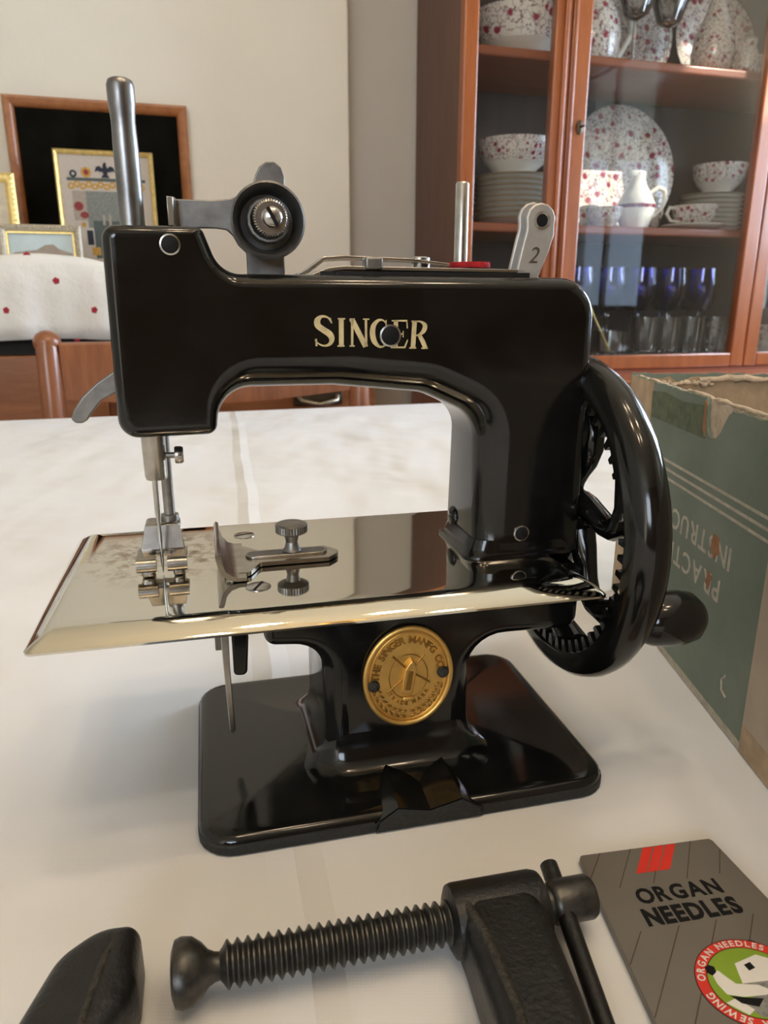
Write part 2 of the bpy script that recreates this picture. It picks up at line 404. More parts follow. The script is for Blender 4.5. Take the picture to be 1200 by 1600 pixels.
def put_text(mb, s, size, gap, fn, bold=0.0, thick=0.0, wide=1.0):
    """fn(x, y, h) maps flat text coordinates (mm) to 3d"""
    x = 0
    for ch in s:
        if ch == ' ': x += 0.3 * size * wide + gap; continue
        V, F, w = glyph(ch, bold)
        if thick == 0: mb.add([fn(x + p * size * wide, q * size, 0) for p, q in V], F)
        else:
            top = [fn(x + p * size * wide, q * size, thick) for p, q in V]; bot = [fn(x + p * size * wide, q * size, 0) for p, q in V]
            n = len(V); ed = {}
            for f in F:
                for i in range(len(f)):
                    e = (f[i], f[(i + 1) % len(f)]); ed[e] = 1
            side = [(a, b, b + n, a + n) for (a, b) in ed if (b, a) not in ed]
            mb.add(bot + top, [tuple(i + n for i in f) for f in F] + side)
        x += w * size * wide + gap
    return x

# ------------------------------------------------------------------ the room
R_ = ROOM
def rbuild(mb, name, mat, **k): return mb.build(name, mat, None, rot=(0, 0, RYAW), **k)
aL, aR, bF, bB, z0, z1 = (R_[k] for k in ('aL', 'aR', 'bF', 'bB', 'z0', 'z1'))
STEP_A, STEP_B = 366, 1580
struct(rbuild(MB().box(aL, aR, bF, STEP_B, z0 - 20, z0), 'floor', 'floor_wood'))
struct(rbuild(MB().box(aL, aR, bF, STEP_B, z1, z1 + 20), 'ceiling', 'ceiling_paint'))
struct(rbuild(MB().box(aL, STEP_A, bB, bB + 120, z0, z1), 'wall_back', 'wall_paint', bevel=3))
struct(rbuild(MB().box(STEP_A, aR, STEP_B, STEP_B + 60, z0, z1), 'wall_recess', 'shaded_wall_paint'))
struct(rbuild(MB().box(aL - 60, aL, bF, bB + 120, z0, z1), 'wall_left', 'wall_paint'))
# right wall round its window openings, front wall round the opening added for the fill lamp
W1 = (-700, -140, 100, 1080); W2 = (500, 1260, 100, 1080); W3 = (430, 860, 1170, 1470); W4 = (-1950, -750, 500, 1500)
def wall_x(name, mat, x0, x1, y0, y1, holes):
    """wall slab of thickness x0..x1 along y, with window openings (y0, y1, z0, z1)"""
    ys = sorted({y0, y1, *[h[0] for h in holes], *[h[1] for h in holes]}); m_ = MB()
    for p, q in zip(ys, ys[1:]):
        cuts = sorted((h[2], h[3]) for h in holes if h[0] <= p and q <= h[1]); zc = z0
        for c0, c1 in cuts: m_.box(x0, x1, p, q, zc, c0); zc = c1
        m_.box(x0, x1, p, q, zc, z1)
    return m_
struct(rbuild(wall_x('', '', aR, aR + 60, bF, STEP_B + 60, [W1, W2, W3]), 'wall_right', 'wall_paint'))
m_ = wall_x('', '', 0, 60, aL - 60, aR + 60, [W4]); m_.xf(lambda p: (p[1], bF - p[0], p[2]))
struct(rbuild(m_, 'wall_front', 'front_wall_paint'))
struct(rbuild(MB().box(aR + 62, aR + 1600, -2600, 2600, 1110, 1135), 'sun_blocker_1', 'ceiling_paint'))   # unseen slab added outside to keep the sun out of the lower windows
def win(n, W, k, front=False):
    lo, hi, s0, s1 = W
    w = thing('window_%d' % n, '', ''); del w['label']; del w['category']; w['kind'] = 'structure'
    w.rotation_euler = (0, 0, RYAW)
    fl = (lambda p: (p[1], bF + (aR - p[0]), p[2])) if front else (lambda p: p)
    MB().box(aR - 8, aR + 30, lo - 40, lo, s0 - 40, s1 + 40).box(aR - 8, aR + 30, hi, hi + 40, s0 - 40, s1 + 40).box(aR - 8, aR + 30, lo, hi, s0 - 40, s0).box(aR - 8, aR + 30, lo, hi, s1, s1 + 40).xf(fl).build('window_frame', 'candlestick_white', w, 0)
    for i in range(1, k): MB().box(aR - 8, aR + 8, lo + (hi - lo) * i / k - 15, lo + (hi - lo) * i / k + 15, s0, s1).xf(fl).build('mullion', 'candlestick_white', w, 0)
win(1, W1, 2); win(2, W2, 2); win(3, W3, 1); win(4, W4, 3, True)  # third opening sized for the sun patch, last one added for the fill lamp
struct(rbuild(MB().box(aL, STEP_A, bB - 14, bB, z0, z0 + 110), 'baseboard_back', 'candlestick_white'))

# ------------------------------------------------------------------ table and cloth
TA = (-760, 1020); TB = (-420, 897)
tb = rthing('dining_table', 'wooden dining table hidden under the white cloth', 'table', 0, 0, z0)
MB().box(TA[0], TA[1], TB[0], TB[1], -z0 - 30, -z0 - 2.2).build('table_top', 'sideboard_wood', tb, bevel=2)
for a in (TA[0] + 60, TA[1] - 110):
    for b_ in (TB[0] + 60, TB[1] - 110):
        MB().lathe([(32, 0), (22, 60), (30, 400), (34, 600), (30, 720)], 12, (a + 25, b_ + 25, 0)).build('leg', 'sideboard_wood', tb)
cl = MB()
ring = rrect(TA[0] - 6, TA[1] + 6, TB[0] - 6, TB[1] + 6, 14, 4)
def wavy(k, d):
    out = []
    for i, (x, y) in enumerate(dense): 
        cx = (TA[0] + TA[1]) / 2; cy = (TB[0] + TB[1]) / 2
        w = d * (0.6 + 0.4 * math.sin(i * 0.55) + 0.3 * math.sin(i * 0.23 + 1)); dx = x - cx; dy = y - cy; L = math.hypot(dx, dy)
        out.append((x + dx / L * w, y + dy / L * w))
    return out
dense = []
for i, p in enumerate(ring):
    q = ring[(i + 1) % len(ring)]; n = max(1, int(math.dist(p, q) / 40))
    dense += [(p[0] + (q[0] - p[0]) * k / n, p[1] + (q[1] - p[1]) * k / n) for k in range(n)]
rr = [[(x * .5 + 65, y * .5 + 119, 0) for x, y in dense], [(65 + (x - 130) * .995 + 65, (y - 238.5) * .995 + 238.5, 0) for x, y in dense]]
for dz, d in ((-1.2, 1.5), (-4, 3), (-30, 7), (-90, 14), (-190, 22)): rr.append([(x, y, dz) for x, y in wavy(0, d)])
cl.rings(rr, True, False)
def torot(p): c_, s_ = math.cos(RYAW), math.sin(RYAW); return (p[0] * c_ - p[1] * s_, p[0] * s_ + p[1] * c_, p[2])
cl.xf(torot)
cloth = cl.build('tablecloth', 'table_linen', None, 50)
so = cloth.modifiers.new('solid', 'SOLIDIFY'); so.thickness = 0.0014; so.offset = -1
tag(cloth, 'white linen tablecloth with pressed fold line spread under the sewing machine', 'tablecloth')

# ------------------------------------------------------------------ sewing machine (local: x along the bed, y away, z up)
U0, V0 = 46.0, 191.5
mw = Vector((U0 * math.cos(MYAW) - V0 * math.sin(MYAW), U0 * math.sin(MYAW) + V0 * math.cos(MYAW), 0)) * S
sm = thing('sewing_machine', 'small black enamelled hand crank sewing machine with nickel bed and brass medallion', 'sewing machine', mw, MYAW)
def mpart(mb, name, mat, parent=None, **k):
    mb.xf(lambda p: (p[0] - U0, p[1] - V0, p[2])); return mb.build(name, mat, parent or sm, **k)
# base plate
base = MB()
bp = [(0.6, 0), (0, 0.6), (0, 3.0), (0.4, 4.2), (1.4, 5.0), (2.8, 5.3), (4.2, 5.3), (14, 6.0), (24, 7.0), (31, 8.4)]
base.rings([[(x, y, z) for x, y in rrect(-9.5 + i, 102 - i, 152.6 + i, 231 - i, max(9.5 - i, 1.2), 6)] for i, z in bp])
ob = mpart(base, 'base', 'black_enamel', smooth=50)
sk = MB(); sk.rings([[(x, y, z) for x, y in rrect(-9.6 - i, 102.1 + i, 152.5 - i, 231.1 + i, 9.5, 6)] for i, z in ((-0.5, 0.05), (0.12, 0.5), (0.12, 2.7), (-0.2, 3.2))], True, True)
mpart(sk, 'base_skirt', 'rough_black', label='rough unpolished lower edge of the base')
# clamp seat on the base front: two ridges with a valley
def seat_ring(v_, lift, spread):
    pts = [(34.3, 3.2), (35.6, 4.2), (40.4, 7.3 + lift), (49, 5.2 + lift * 0.8), (57.6, 7.2 + lift), (62.4, 3.8), (63.6, 3.0)]
    return [(49 + (u - 49) * spread, v_, z) for u, z in pts] + [(49 + 14 * spread, v_, 0.8), (49 - 14 * spread, v_, 0.8)]
mpart(MB().rings([seat_ring(152.2, -0.3, 1), seat_ring(152.0, -0.1, 1), seat_ring(158, 0.5, 0.99), seat_ring(165, 1.0, 0.96), seat_ring(176, 1.6, 0.9)]), 'clamp_seat', 'black_enamel', smooth=20)
mpart(MB().prism([(34.5, 0.6), (63.5, 0.6), (62.4, 3.4), (57.6, 6.6), (49, 4.7), (40.4, 6.7), (35.6, 3.6)], 152.0, 151.9, 'xz'), 'clamp_face', 'rough_black')
# pedestal under the bed
ped = [(10, 59.6, 0.6), (10, 45.6, 3.2), (25.3, 44.2, 9), (25.3, 6, 0), (66.9, 6, 0), (66.9, 42.0, 10), (98.2, 41.2, 4), (98.7, 59.6, 0.6)]
mpart(pillow(MB(), ped, [3, 3, 6, 0.5, 6, 3, 2.5, 0.5], 172, 208), 'pedestal', 'black_enamel', smooth=40)
fo = MB()
fl = [(10, 5.7), (7.5, 6.4), (5.2, 7.3), (3.4, 8.6), (2.0, 10.4), (1.0, 12.8), (0.3, 15.6), (-0.3, 19)]
fo.rings([[(x, y, z) for x, y in rrect(25.3 - e, 66.9 + e, 172 - e, 208 + e, 6 + e, 6)] for e, z in fl], True, True)
mpart(fo, 'pedestal_foot', 'black_enamel', smooth=60)
# bed
bed = MB()
bd = [(0.5, 59.6), (0, 59.8), (0, 60.3), (0.6, 60.9), (2.2, 61.9), (4.0, 62.9), (5.2, 63.4), (6.4, 63.6), (9, 63.62)]
bed.rings([[(x, y, z) for x, y in rrect(-41.5 + i, 94.6 - i, 151.6 + i, 229.5 - i, max(2.0 - i * .3, 0.8), 5)] for i, z in bd], True, True)
mpart(bed, 'bed_plate', 'nickel_bed', smooth=40, label='polished nickel bed plate with tarnish round the needle')
# arm
arm = [(-20.8, 100.4, 4.5), (1.6, 100.7, 2.6), (2.4, 111.2, 8), (30, 111.1, 0), (54, 108.6, 14), (68.6, 102.0, 9), (68.2, 63.6, 0), (98.7, 63.6, 0), (98.7, 137.0, 9.5), (4.6, 137.4, 6.5), (1.0, 147.3, 2.2), (-20.3, 147.3, 3.2)]
mpart(pillow(MB(), arm, [2.6, 2.6, 7.5, 8, 8, 8, 0.3, 3, 4, 3.2, 2.4, 3], 176, 203, None, 8, 8), 'arm', 'black_enamel', smooth=40)
af = MB()
for_ = [(1.5, 63.6), (1.5, 64.2), (1.0, 64.8), (0.7, 66.0), (0.2, 68.5)]
af.rings([[(x, y, z) for x, y in rrect(68.3 - e * 2.0, 98.0 + e * .5, 176.4 - e, 203 + e, 5, 5)] for e, z in for_])
mpart(af, 'arm_foot', 'black_enamel', smooth=60)
# lettering on the arm: serif capitals traced as strokes
def stroke(mb, pts, fn, h=0.12):
    L = []; Rr = []
    for i, (x, y, w) in enumerate(pts):
        a = pts[max(i - 1, 0)]; c_ = pts[min(i + 1, len(pts) - 1)]
        dx, dy = c_[0] - a[0], c_[1] - a[1]; l = math.hypot(dx, dy) or 1
        L.append((x - dy / l * w / 2, y + dx / l * w / 2)); Rr.append((x + dy / l * w / 2, y - dx / l * w / 2))
    for k in range(len(pts) - 1):
        q = [L[k], L[k + 1], Rr[k + 1], Rr[k]]
        mb.rings([[fn(x, y, 0) for x, y in q], [fn(x, y, h) for x, y in q]])
def LM(x, y, h): return (25.6 + (x - 170) / 870 * 27.7, 175.98 - h, 128.2 + (155 - y) / 245 * 7.0 - (x - 170) / 870 * 0.35)
def smooth_pts(P, m_=4):
    out = []
    for i in range(len(P) - 1):
        p0, p1, p2, p3 = P[max(i - 1, 0)], P[i], P[i + 1], P[min(i + 2, len(P) - 1)]
        for k in range(m_):
            t_ = k / m_
            out.append(tuple(0.5 * ((2 * b_) + (-a + c_) * t_ + (2 * a - 5 * b_ + 4 * c_ - d) * t_ ** 2 + (-a + 3 * b_ - 3 * c_ + d) * t_ ** 3) for a, b_, c_, d in zip(p0, p1, p2, p3)))
    return out + [P[-1]]
letters = {
 'S': [smooth_pts([(292, 215, 8), (268, 174, 14), (222, 166, 22), (190, 195, 44), (192, 238, 48), (232, 272, 48), (276, 305, 50), (294, 345, 40), (280, 385, 26), (240, 402, 15), (195, 386, 12), (168, 355, 8)]), [(285, 175, 6), (296, 220, 10)], [(176, 345, 12), (178, 404, 14)]],
 'I': [[(368, 180, 36), (366, 408, 36)], [(342, 183, 12), (398, 183, 12)], [(336, 404, 12), (390, 404, 12)]],
 'N': [[(452, 185, 18), (448, 408, 18)], [(448, 185, 40), (553, 410, 40)], [(556, 185, 18), (556, 410, 18)], [(432, 185, 11), (470, 185, 11)], [(428, 404, 11), (468, 404, 11)], [(534, 185, 11), (582, 185, 11)]],
 'G': [smooth_pts([(715, 225, 8), (690, 194, 13), (652, 194, 22), (616, 235, 36), (606, 300, 42), (620, 365, 40), (655, 407, 22), (690, 408, 14), (712, 390, 12)]), [(712, 190, 8), (712, 245, 8)], [(706, 320, 28), (706, 405, 28)], [(684, 318, 11), (728, 318, 11)]],
 'E': [[(788, 192, 34), (786, 420, 34)], [(756, 196, 12), (878, 196, 14)], [(874, 194, 8), (878, 258, 10)], [(800, 305, 12), (850, 305, 12)], [(846, 280, 8), (846, 332, 8)], [(748, 416, 13), (862, 416, 15)], [(858, 420, 14), (882, 352, 8)]],
 'R': [[(936, 195, 36), (924, 425, 36)], [(912, 200, 12), (960, 200, 12)], [(896, 421, 12), (950, 421, 12)], smooth_pts([(944, 200, 12), (985, 203, 16), (1018, 232, 34), (1008, 280, 34), (970, 312, 16), (940, 318, 10)]), [(972, 308, 30), (1004, 370, 36), (1026, 426, 34)], [(992, 424, 11), (1044, 424, 11)]],
}
let = MB()
for ch in 'SINGER':
    for st_ in letters[ch]: stroke(let, st_, LM)
mpart(let, 'lettering', 'gilt_letter', smooth=0, label='gilt serif letters spelling SINGER')
# bolts and screws on the arm
def ringbolt(u, z, r, v_=176.0, mat='ink_black', slot=False):
    o = mpart(MB().lathe([(r, 0.6), (r, -0.5), (r * .8, -0.75), (0.02, -0.8)], 20, (u, v_, z), 'y'), 'bolt', mat)
    rg = mpart(MB().lathe([(r * 1.0, 0.3), (r * 1.18, 0.3), (r * 1.18, -0.35), (r * 1.0, -0.45)], 24, (u, v_, z), 'y', False, False), 'bolt_rim', 'steel', o)
    if slot: mpart(MB().box(u - .35, u + .35, v_ - .83, v_ - .6, z - r * .8, z + r * .8), 'slot', 'ink_black', o)
    return o
ringbolt(-5.9, 143.3, 1.9); ringbolt(43.9, 123.3, 2.25); ringbolt(81, 70.2, 1.9, slot=True)
mpart(MB().lathe([(3.2, 0.6), (3.0, -0.4), (2.2, -1.1), (0.02, -1.3)], 18, (68.4, 196.5, 70.0), 'x'), 'boss', 'black_enamel', smooth=60)
# hand wheel
WC = (0, 189, 70)
wh = MB()
prof = [(40.0, 95.8), (43.0, 96.0), (45.4, 97.1), (46.8, 99.0), (47.2, 101.2), (46.7, 103.4), (45.2, 105.6), (42.6, 107.2), (39.6, 107.5), (38.2, 106.4), (38.0, 104), (38.0, 100.7), (39.4, 100.4), (39.6, 96.4), (40.0, 95.8)]
wh.lathe(prof, 72, WC, 'x', False, False)
wheel = mpart(wh, 'hand_wheel', 'black_enamel', smooth=50)
tee = MB()
nt_ = 56
for k in range(nt_):
    a = 2 * PI * k / nt_
    for (r0, r1, w0, w1) in ((40.0, 36.2, 1.35, 0.7),):
        q = []
        for r_, w_ in ((r0, w0), (r1, w1)):
            for sg in (-1, 1):
                q.append((r_ * math.cos(a) - sg * w_ * math.sin(a), r_ * math.sin(a) + sg * w_ * math.cos(a)))
        q = [q[0], q[1], q[3], q[2]]
        tee.rings([[(x, 189 + p, 70 + z) for p, z in q] for x in (96.6, 100.6)])
mpart(tee, 'gear_teeth', 'black_enamel', wheel, smooth=0, kind='stuff')
mpart(MB().lathe([(4.5, 97.5), (9, 98), (10, 99.5), (10, 104), (7, 106), (4.5, 106.5), (0.02, 106.5)], 24, WC, 'x'), 'hub', 'black_enamel', wheel, smooth=50)
NSP = 6
for k in range(NSP):
    a0 = 2 * PI * k / NSP + 0.35
    path = []
    for i in range(9):
        f = i / 8; r_ = 8 + 31.5 * f; a = a0 + 0.75 * math.sin(f * PI * 0.95) * (1 - 0.25 * f) - 0.15 * f
        path.append((102.0 + 0.6 * math.sin(f * PI), 189 + r_ * math.cos(a), 70 + r_ * math.sin(a)))
    mpart(MB().tube(path, [4.4, 3.7, 3.3, 3.2, 3.2, 3.3, 3.6, 4.2, 5.2], 10, (1, 1), (1, 0, 0)), 'spoke', 'black_enamel', wheel, smooth=60)
hc = (0, 158.5, 48.6)
mpart(MB().lathe([(4.2, 105), (4.4, 107.8), (5.8, 109.2), (6.8, 111.5), (7.5, 116), (7.5, 120.5), (6.8, 124.0), (4.8, 126.4), (2.0, 127.4), (0.02, 127.6)], 28, hc, 'x'), 'crank_handle', 'black_enamel', wheel, smooth=60)
mpart(MB().lathe([(4.6, 90), (4.6, 98.5), (0.02, 98.5)], 20, WC, 'x'), 'shaft', 'dull_steel')
mpart(MB().lathe([(0.02, 90), (11.5, 90), (12.5, 91), (12.5, 99.1), (0.02, 99.1)], 28, (0, 189, 98), 'x'), 'pinion', 'black_enamel')
# needle bar, clamp, needle, presser
nb = MB().lathe([(2.75, 101), (2.75, 164), (2.66, 166.5), (2.6, 169), (2.72, 171), (2.92, 172.6), (2.95, 176.2), (2.6, 177.2), (1.9, 177.6), (0.02, 177.7)], 20, (-14.1, 186, 0))
mpart(nb, 'needle_bar', 'worn_bar', smooth=60)
nc = mpart(MB().lathe([(2.5, 88.8), (2.75, 89.6), (2.9, 101)], 20, (-13.8, 185, 0)), 'needle_clamp', 'worn_nickel')
mpart(MB().lathe([(0.75, 0), (0.75, 2.6)], 10, (-11.2, 185, 94.6), 'x'), 'clamp_screw_shank', 'dull_steel', nc)
mpart(MB().lathe([(2.0, 2.2), (2.2, 2.6), (2.2, 3.8), (1.9, 4.3)], 16, (-11.2, 185, 94.6), 'x'), 'clamp_screw', 'steel', nc)
mpart(MB().lathe([(0.75, 89.5), (0.75, 80), (0.45, 78), (0.4, 67), (0.1, 64)], 10, (-14.2, 184.6, 0)), 'needle', 'steel', smooth=60)
mpart(MB().lathe([(1.45, 73), (1.45, 101.5)], 16, (-12.0, 194.5, 0)), 'presser_bar', 'dull_steel')
pf = MB().box(-18.4, -9.4, 190.5, 197.5, 72.6, 75.4)
pfo = mpart(pf, 'presser_foot', 'worn_nickel', bevel=1.0)
mpart(MB().lathe([(2.3, 75), (2.3, 76.8), (1.5, 77)], 16, (-12.0, 194.5, 0)), 'foot_collar', 'dull_steel', pfo)
mpart(MB().rings([[(-18.4, 190.6, 75.2), (-9.4, 190.6, 75.2), (-9.4, 190.6, 72.8), (-18.4, 190.6, 72.8)],
                  [(-19.6, 188.2, 69.0), (-8.4, 188.2, 69.0), (-8.4, 189.8, 67.8), (-19.6, 189.8, 67.8)]]), 'foot_web', 'worn_nickel', pfo, bevel=0.3)
horse = [(-20.4, 182.0), (-15.6, 182.0), (-15.6, 184.3), (-17.2, 185.2), (-17.4, 187.0), (-16.0, 188.4), (-14.0, 188.9), (-12.0, 188.4), (-10.8, 187.0), (-11.0, 185.2), (-12.8, 184.3), (-12.8, 182.0), (-8.0, 182.0), (-8.0, 190.0), (-10.0, 192.0), (-18.4, 192.0), (-20.4, 190.0)]
mpart(MB().prism(horse, 67.6, 69.0), 'foot_plate', 'worn_nickel', pfo, bevel=0.25)
for x0, x1 in ((-20.4, -15.6), (-12.8, -8.0)):
    mpart(MB().lathe([(1.9, x0), (1.9, x1)], 16, (0, 182.4, 67.1), 'x'), 'foot_roll', 'worn_nickel', pfo, smooth=60)
for x0, x1 in ((-19.4, -16.2), (-11.6, -8.8)):
    mpart(MB().box(x0, x1, 182.0, 188.0, 63.7, 67.0), 'foot_toe', 'worn_nickel', pfo, bevel=0.8)
# presser lifter at the back of the head
lv = [(-19.5, 116.2), (-21.6, 115.2), (-26.3, 112.1), (-29.8, 109.0), (-32.2, 105.6), (-32.9, 103.6), (-32.0, 102.6), (-30.4, 102.5), (-29.2, 103.2), (-28.2, 104.6), (-25.4, 107.9), (-21.5, 109.9), (-19.5, 110.2)]
mpart(MB().prism(lv[::-1], 190, 191.6, 'xz'), 'presser_lifter', 'dull_steel', bevel=0.4)
# thread tension on the arm
def dk(pts): return [(p[0], p[1]) for p in pts]
TC_ = (16.4, 149.4)
outl = [(11.4, 136.8), (20.6, 136.8), (20.6, 142.3)]
for k in range(1, 8): a = rad(-58 + k * 15.5); outl.append((TC_[0] + 8.4 * math.cos(a), TC_[1] + 8.4 * math.sin(a)))
outl += [(21.2, 157.2), (21.3, 160), (20.6, 162), (19.0, 163.2), (17.0, 163.1), (15.4, 162.0), (14.4, 160.2), (13.6, 157.8), (12.0, 156.2), (8.2, 154.7), (4.0, 154.3), (-4.6, 154.3), (-4.6, 148.0), (4.5, 148.0), (7.0, 147.7), (8.4, 146.4), (9.6, 144.2), (11.4, 142.6)]
tp = mpart(MB().prism(outl, 190.4, 191.8, 'xz'), 'tension_bracket', 'dull_steel', bevel=0.3)
mpart(MB().prism([(-4.3, 191.8), (-4.3, 188.0), (-4.9, 186.2), (-6.2, 185.6), (-6.2, 186.8), (-5.6, 187.2), (-5.3, 188.2), (-5.3, 191.8)], 148.0, 154.3, 'xy'), 'bracket_lip', 'steel', tp, bevel=0.15)
cup = MB().lathe([(3.0, 190.4), (7.6, 190.4), (8.2, 188), (8.5, 185.2), (8.7, 183.6), (8.2, 183.2), (7.5, 184.2), (6.9, 186.4), (6.2, 188.6), (3.0, 189.6)], 40, (TC_[0], 0, TC_[1]), 'y', False, False)
mpart(cup, 'tension_cup', 'dark_cup', tp, smooth=50)
sp = MB()
path = []
for k in range(60):
    a = 2 * PI * k / 15; path.append((TC_[0] + 4.6 * math.cos(a), 188.8 - k / 60 * 6.5, TC_[1] + 4.6 * math.sin(a)))
mpart(sp.tube(path, 0.5, 6, (1, 1), (0, 1, 0)), 'tension_spring', 'dark_cup', tp, smooth=60)
kn = []
for h, r_ in ((182.4, 3.9), (179.2, 3.9)):
    kn.append([(TC_[0] + .2 + (r_ + (0.22 if i % 2 else -0.12)) * math.cos(2 * PI * i / 80), h, TC_[1] + .2 + (r_ + (0.22 if i % 2 else -0.12)) * math.sin(2 * PI * i / 80)) for i in range(80)])
kn.append([(TC_[0] + .2 + 3.5 * math.cos(2 * PI * i / 80), 178.8, TC_[1] + .2 + 3.5 * math.sin(2 * PI * i / 80)) for i in range(80)])
nut = mpart(MB().rings(kn), 'tension_nut', 'worn_nickel', tp, smooth=20)
mpart(MB().lathe([(2.3, 179), (2.3, 177.6), (1.6, 177.0), (0.02, 176.8)], 20, (TC_[0] + .4, 0, TC_[1] + .2), 'y'), 'tension_screw', 'steel', tp, smooth=50)
sl = MB().box(-2.3, 2.3, 176.7, 177.3, -.42, .42)
sl.xf(lambda p: (TC_[0] + .4 + p[0] * math.cos(rad(118)) - p[2] * math.sin(rad(118)), p[1], TC_[1] + .2 + p[0] * math.sin(rad(118)) + p[2] * math.cos(rad(118))))
mpart(sl, 'screw_slot', 'ink_black', tp)
# spring plates on top of the arm
mpart(MB().box(28, 82, 181.5, 197.5, 136.6, 138.2), 'cover_gasket', 'black_iron')
mpart(MB().prism([(23, 137.2), (26, 137.5), (30, 139.0), (34, 139.5), (81, 139.0), (81, 138.2), (34, 138.6), (31, 138.2), (26.5, 136.9), (23, 136.8)][::-1], 182, 197, 'xz'), 'cover_plate', 'steel', bevel=0.15)
mpart(MB().prism([(23.2, 137.8), (25.5, 138.8), (29.5, 141.7), (35, 142.1), (44, 141.8), (52, 141.6), (62, 140.5), (62, 139.8), (52, 140.8), (35, 141.2), (30, 140.8), (26, 137.9), (23.4, 137.0)][::-1], 186, 194, 'xz'), 'thread_spring', 'steel', bevel=0.15)
mpart(MB().box(39.0, 43.4, 181.2, 185.6, 138.6, 141.6), 'spring_block', 'dull_steel', bevel=0.6)
mpart(MB().lathe([(2.6, 139.2), (2.6, 142.2), (2.2, 142.5), (0.02, 142.5)], 18, (57, 196, 0)), 'spring_bolt', 'steel')
mpart(MB().lathe([(5.4, 139.5), (5.5, 140.1), (5.4, 140.9), (0.02, 140.9)], 28, (68.4, 189.5, 0)), 'felt_washer', 'red_felt', label='red felt washer round the spool pin')
mpart(MB().lathe([(1.75, 139), (1.75, 159.6), (1.4, 160.1), (0.02, 160.2)], 16, (66.0, 189.5, 0)), 'spool_pin', 'steel')
def guide(u_off, v_, z_off=0.0):
    o = [(78.1, 136.6), (84.4, 136.6), (87.2, 143.5), (88.4, 147.5)]
    for k in range(9): a = rad(-20 + k * 27.5); o.append((84.5 + 4.0 * math.cos(a), 151.0 + 4.0 * math.sin(a)))
    o += [(80.7, 148.2), (80.0, 145.4)]
    hole = [(84.8 + 1.7 * math.cos(2 * PI * i / 20), 150.8 + 1.7 * math.sin(2 * PI * i / 20)) for i in range(20)]
    m_ = mpart(MB().prism([(p + u_off, q + z_off) for p, q in o], v_, v_ + 1.2, 'xz'), 'thread_guide', 'satin_steel', bevel=0.45)
    mpart(MB().lathe([(1.5, 0.02), (2.2, -0.15), (2.3, 0.05)], 24, (84.8 + u_off, v_, 150.8 + z_off), 'y', False, False), 'eyelet_rim', 'steel', m_, smooth=60)
    mpart(MB().lathe([(0.02, -0.02), (1.55, -0.02), (1.55, 0.1)], 24, (84.8 + u_off, v_, 150.8 + z_off), 'y'), 'eyelet', 'ink_black', m_)
    return m_
g1 = guide(0, 182.0); g2 = guide(-0.6, 185.4, 0.5)
tw = MB(); put_text(tw, '2', 5.6, 0, lambda x, y, h: (81.6 + x * 1.0 + y * 0.28, 181.97 - h, 140.6 + y), 0.0, 0.08)
mpart(tw, 'numeral', 'dull_steel', g1, smooth=0, label='engraved numeral 2')
# seam guide on the bed
gd = MB()
flat_ = [(1.0, 177.0, 1.5), (7.5, 177.0, 2), (10.5, 183.6, 1.5), (29, 183.6, 0), (32.2, 187.2, 3.0), (32.2, 189.0, 2.5), (29, 193.4, 0), (10.5, 193.4, 2), (7, 198, 2), (1.0, 200, 1)]
sg_ = mpart(MB().prism(fillet(flat_, 4), 63.9, 65.0), 'seam_guide', 'worn_nickel', bevel=0.3)
fp = [(-0.9, 71.4), (-0.3, 72.2), (0.4, 71.8), (0.7, 69.6), (1.3, 67.4), (2.6, 65.6), (4.6, 64.9), (6.5, 64.9), (6.5, 63.9), (4.0, 63.9), (2.0, 64.4), (0.4, 66.4), (-0.5, 69.0)]
mpart(MB().rings([[(u, v_ + 0.10 * (72.2 - z) * 1.5, z - dd if z > 66 else z) for u, z in fp] for v_, dd in ((172.6, 0.5), (173.4, 0.0), (186, 0.0), (200.0, 0.0))]), 'fence', 'worn_nickel', sg_, smooth=50)
slot = rrect(7.5, 28.6, 187.0, 190.6, 1.75, 5)
mpart(MB().prism(rrect(7.0, 29.2, 186.4, 191.2, 2.3, 5), 64.8, 65.7), 'slot_rim', 'worn_nickel', sg_, bevel=0.35)
mpart(MB().prism(slot, 65.2, 65.78), 'slot', 'dark_cup', sg_)
th = []
for h, r_, k_ in ((66, 2.6, 0), (66.8, 2.0, 0), (68.4, 1.6, 0), (70.2, 2.0, 0), (71.0, 3.9, 0), (71.3, 4.2, 1), (73.2, 4.2, 1), (73.6, 3.8, 0)):
    th.append([(19.6 + (r_ + (0.16 if k_ and i % 2 else 0)) * math.cos(2 * PI * i / 72), 189 + (r_ + (0.16 if k_ and i % 2 else 0)) * math.sin(2 * PI * i / 72), h) for i in range(72)])
mpart(MB().rings(th), 'thumb_screw', 'dull_steel', sg_, smooth=24)
for u, v_, an in ((7.8, 212, 20), (9.0, 170, 65)):
    o = mpart(MB().lathe([(3.1, 63.3), (3.1, 63.75), (2.8, 63.9), (0.02, 63.95)], 24, (u, v_, 0)), 'bed_screw', 'steel', smooth=50)
    s2 = MB().box(-2.8, 2.8, -.35, .35, 63.8, 64.0); s2.xf(lambda p: (u + p[0] * math.cos(rad(an)) - p[1] * math.sin(rad(an)), v_ + p[0] * math.sin(rad(an)) + p[1] * math.cos(rad(an)), p[2]))
    mpart(s2, 'slot', 'ink_black', o)
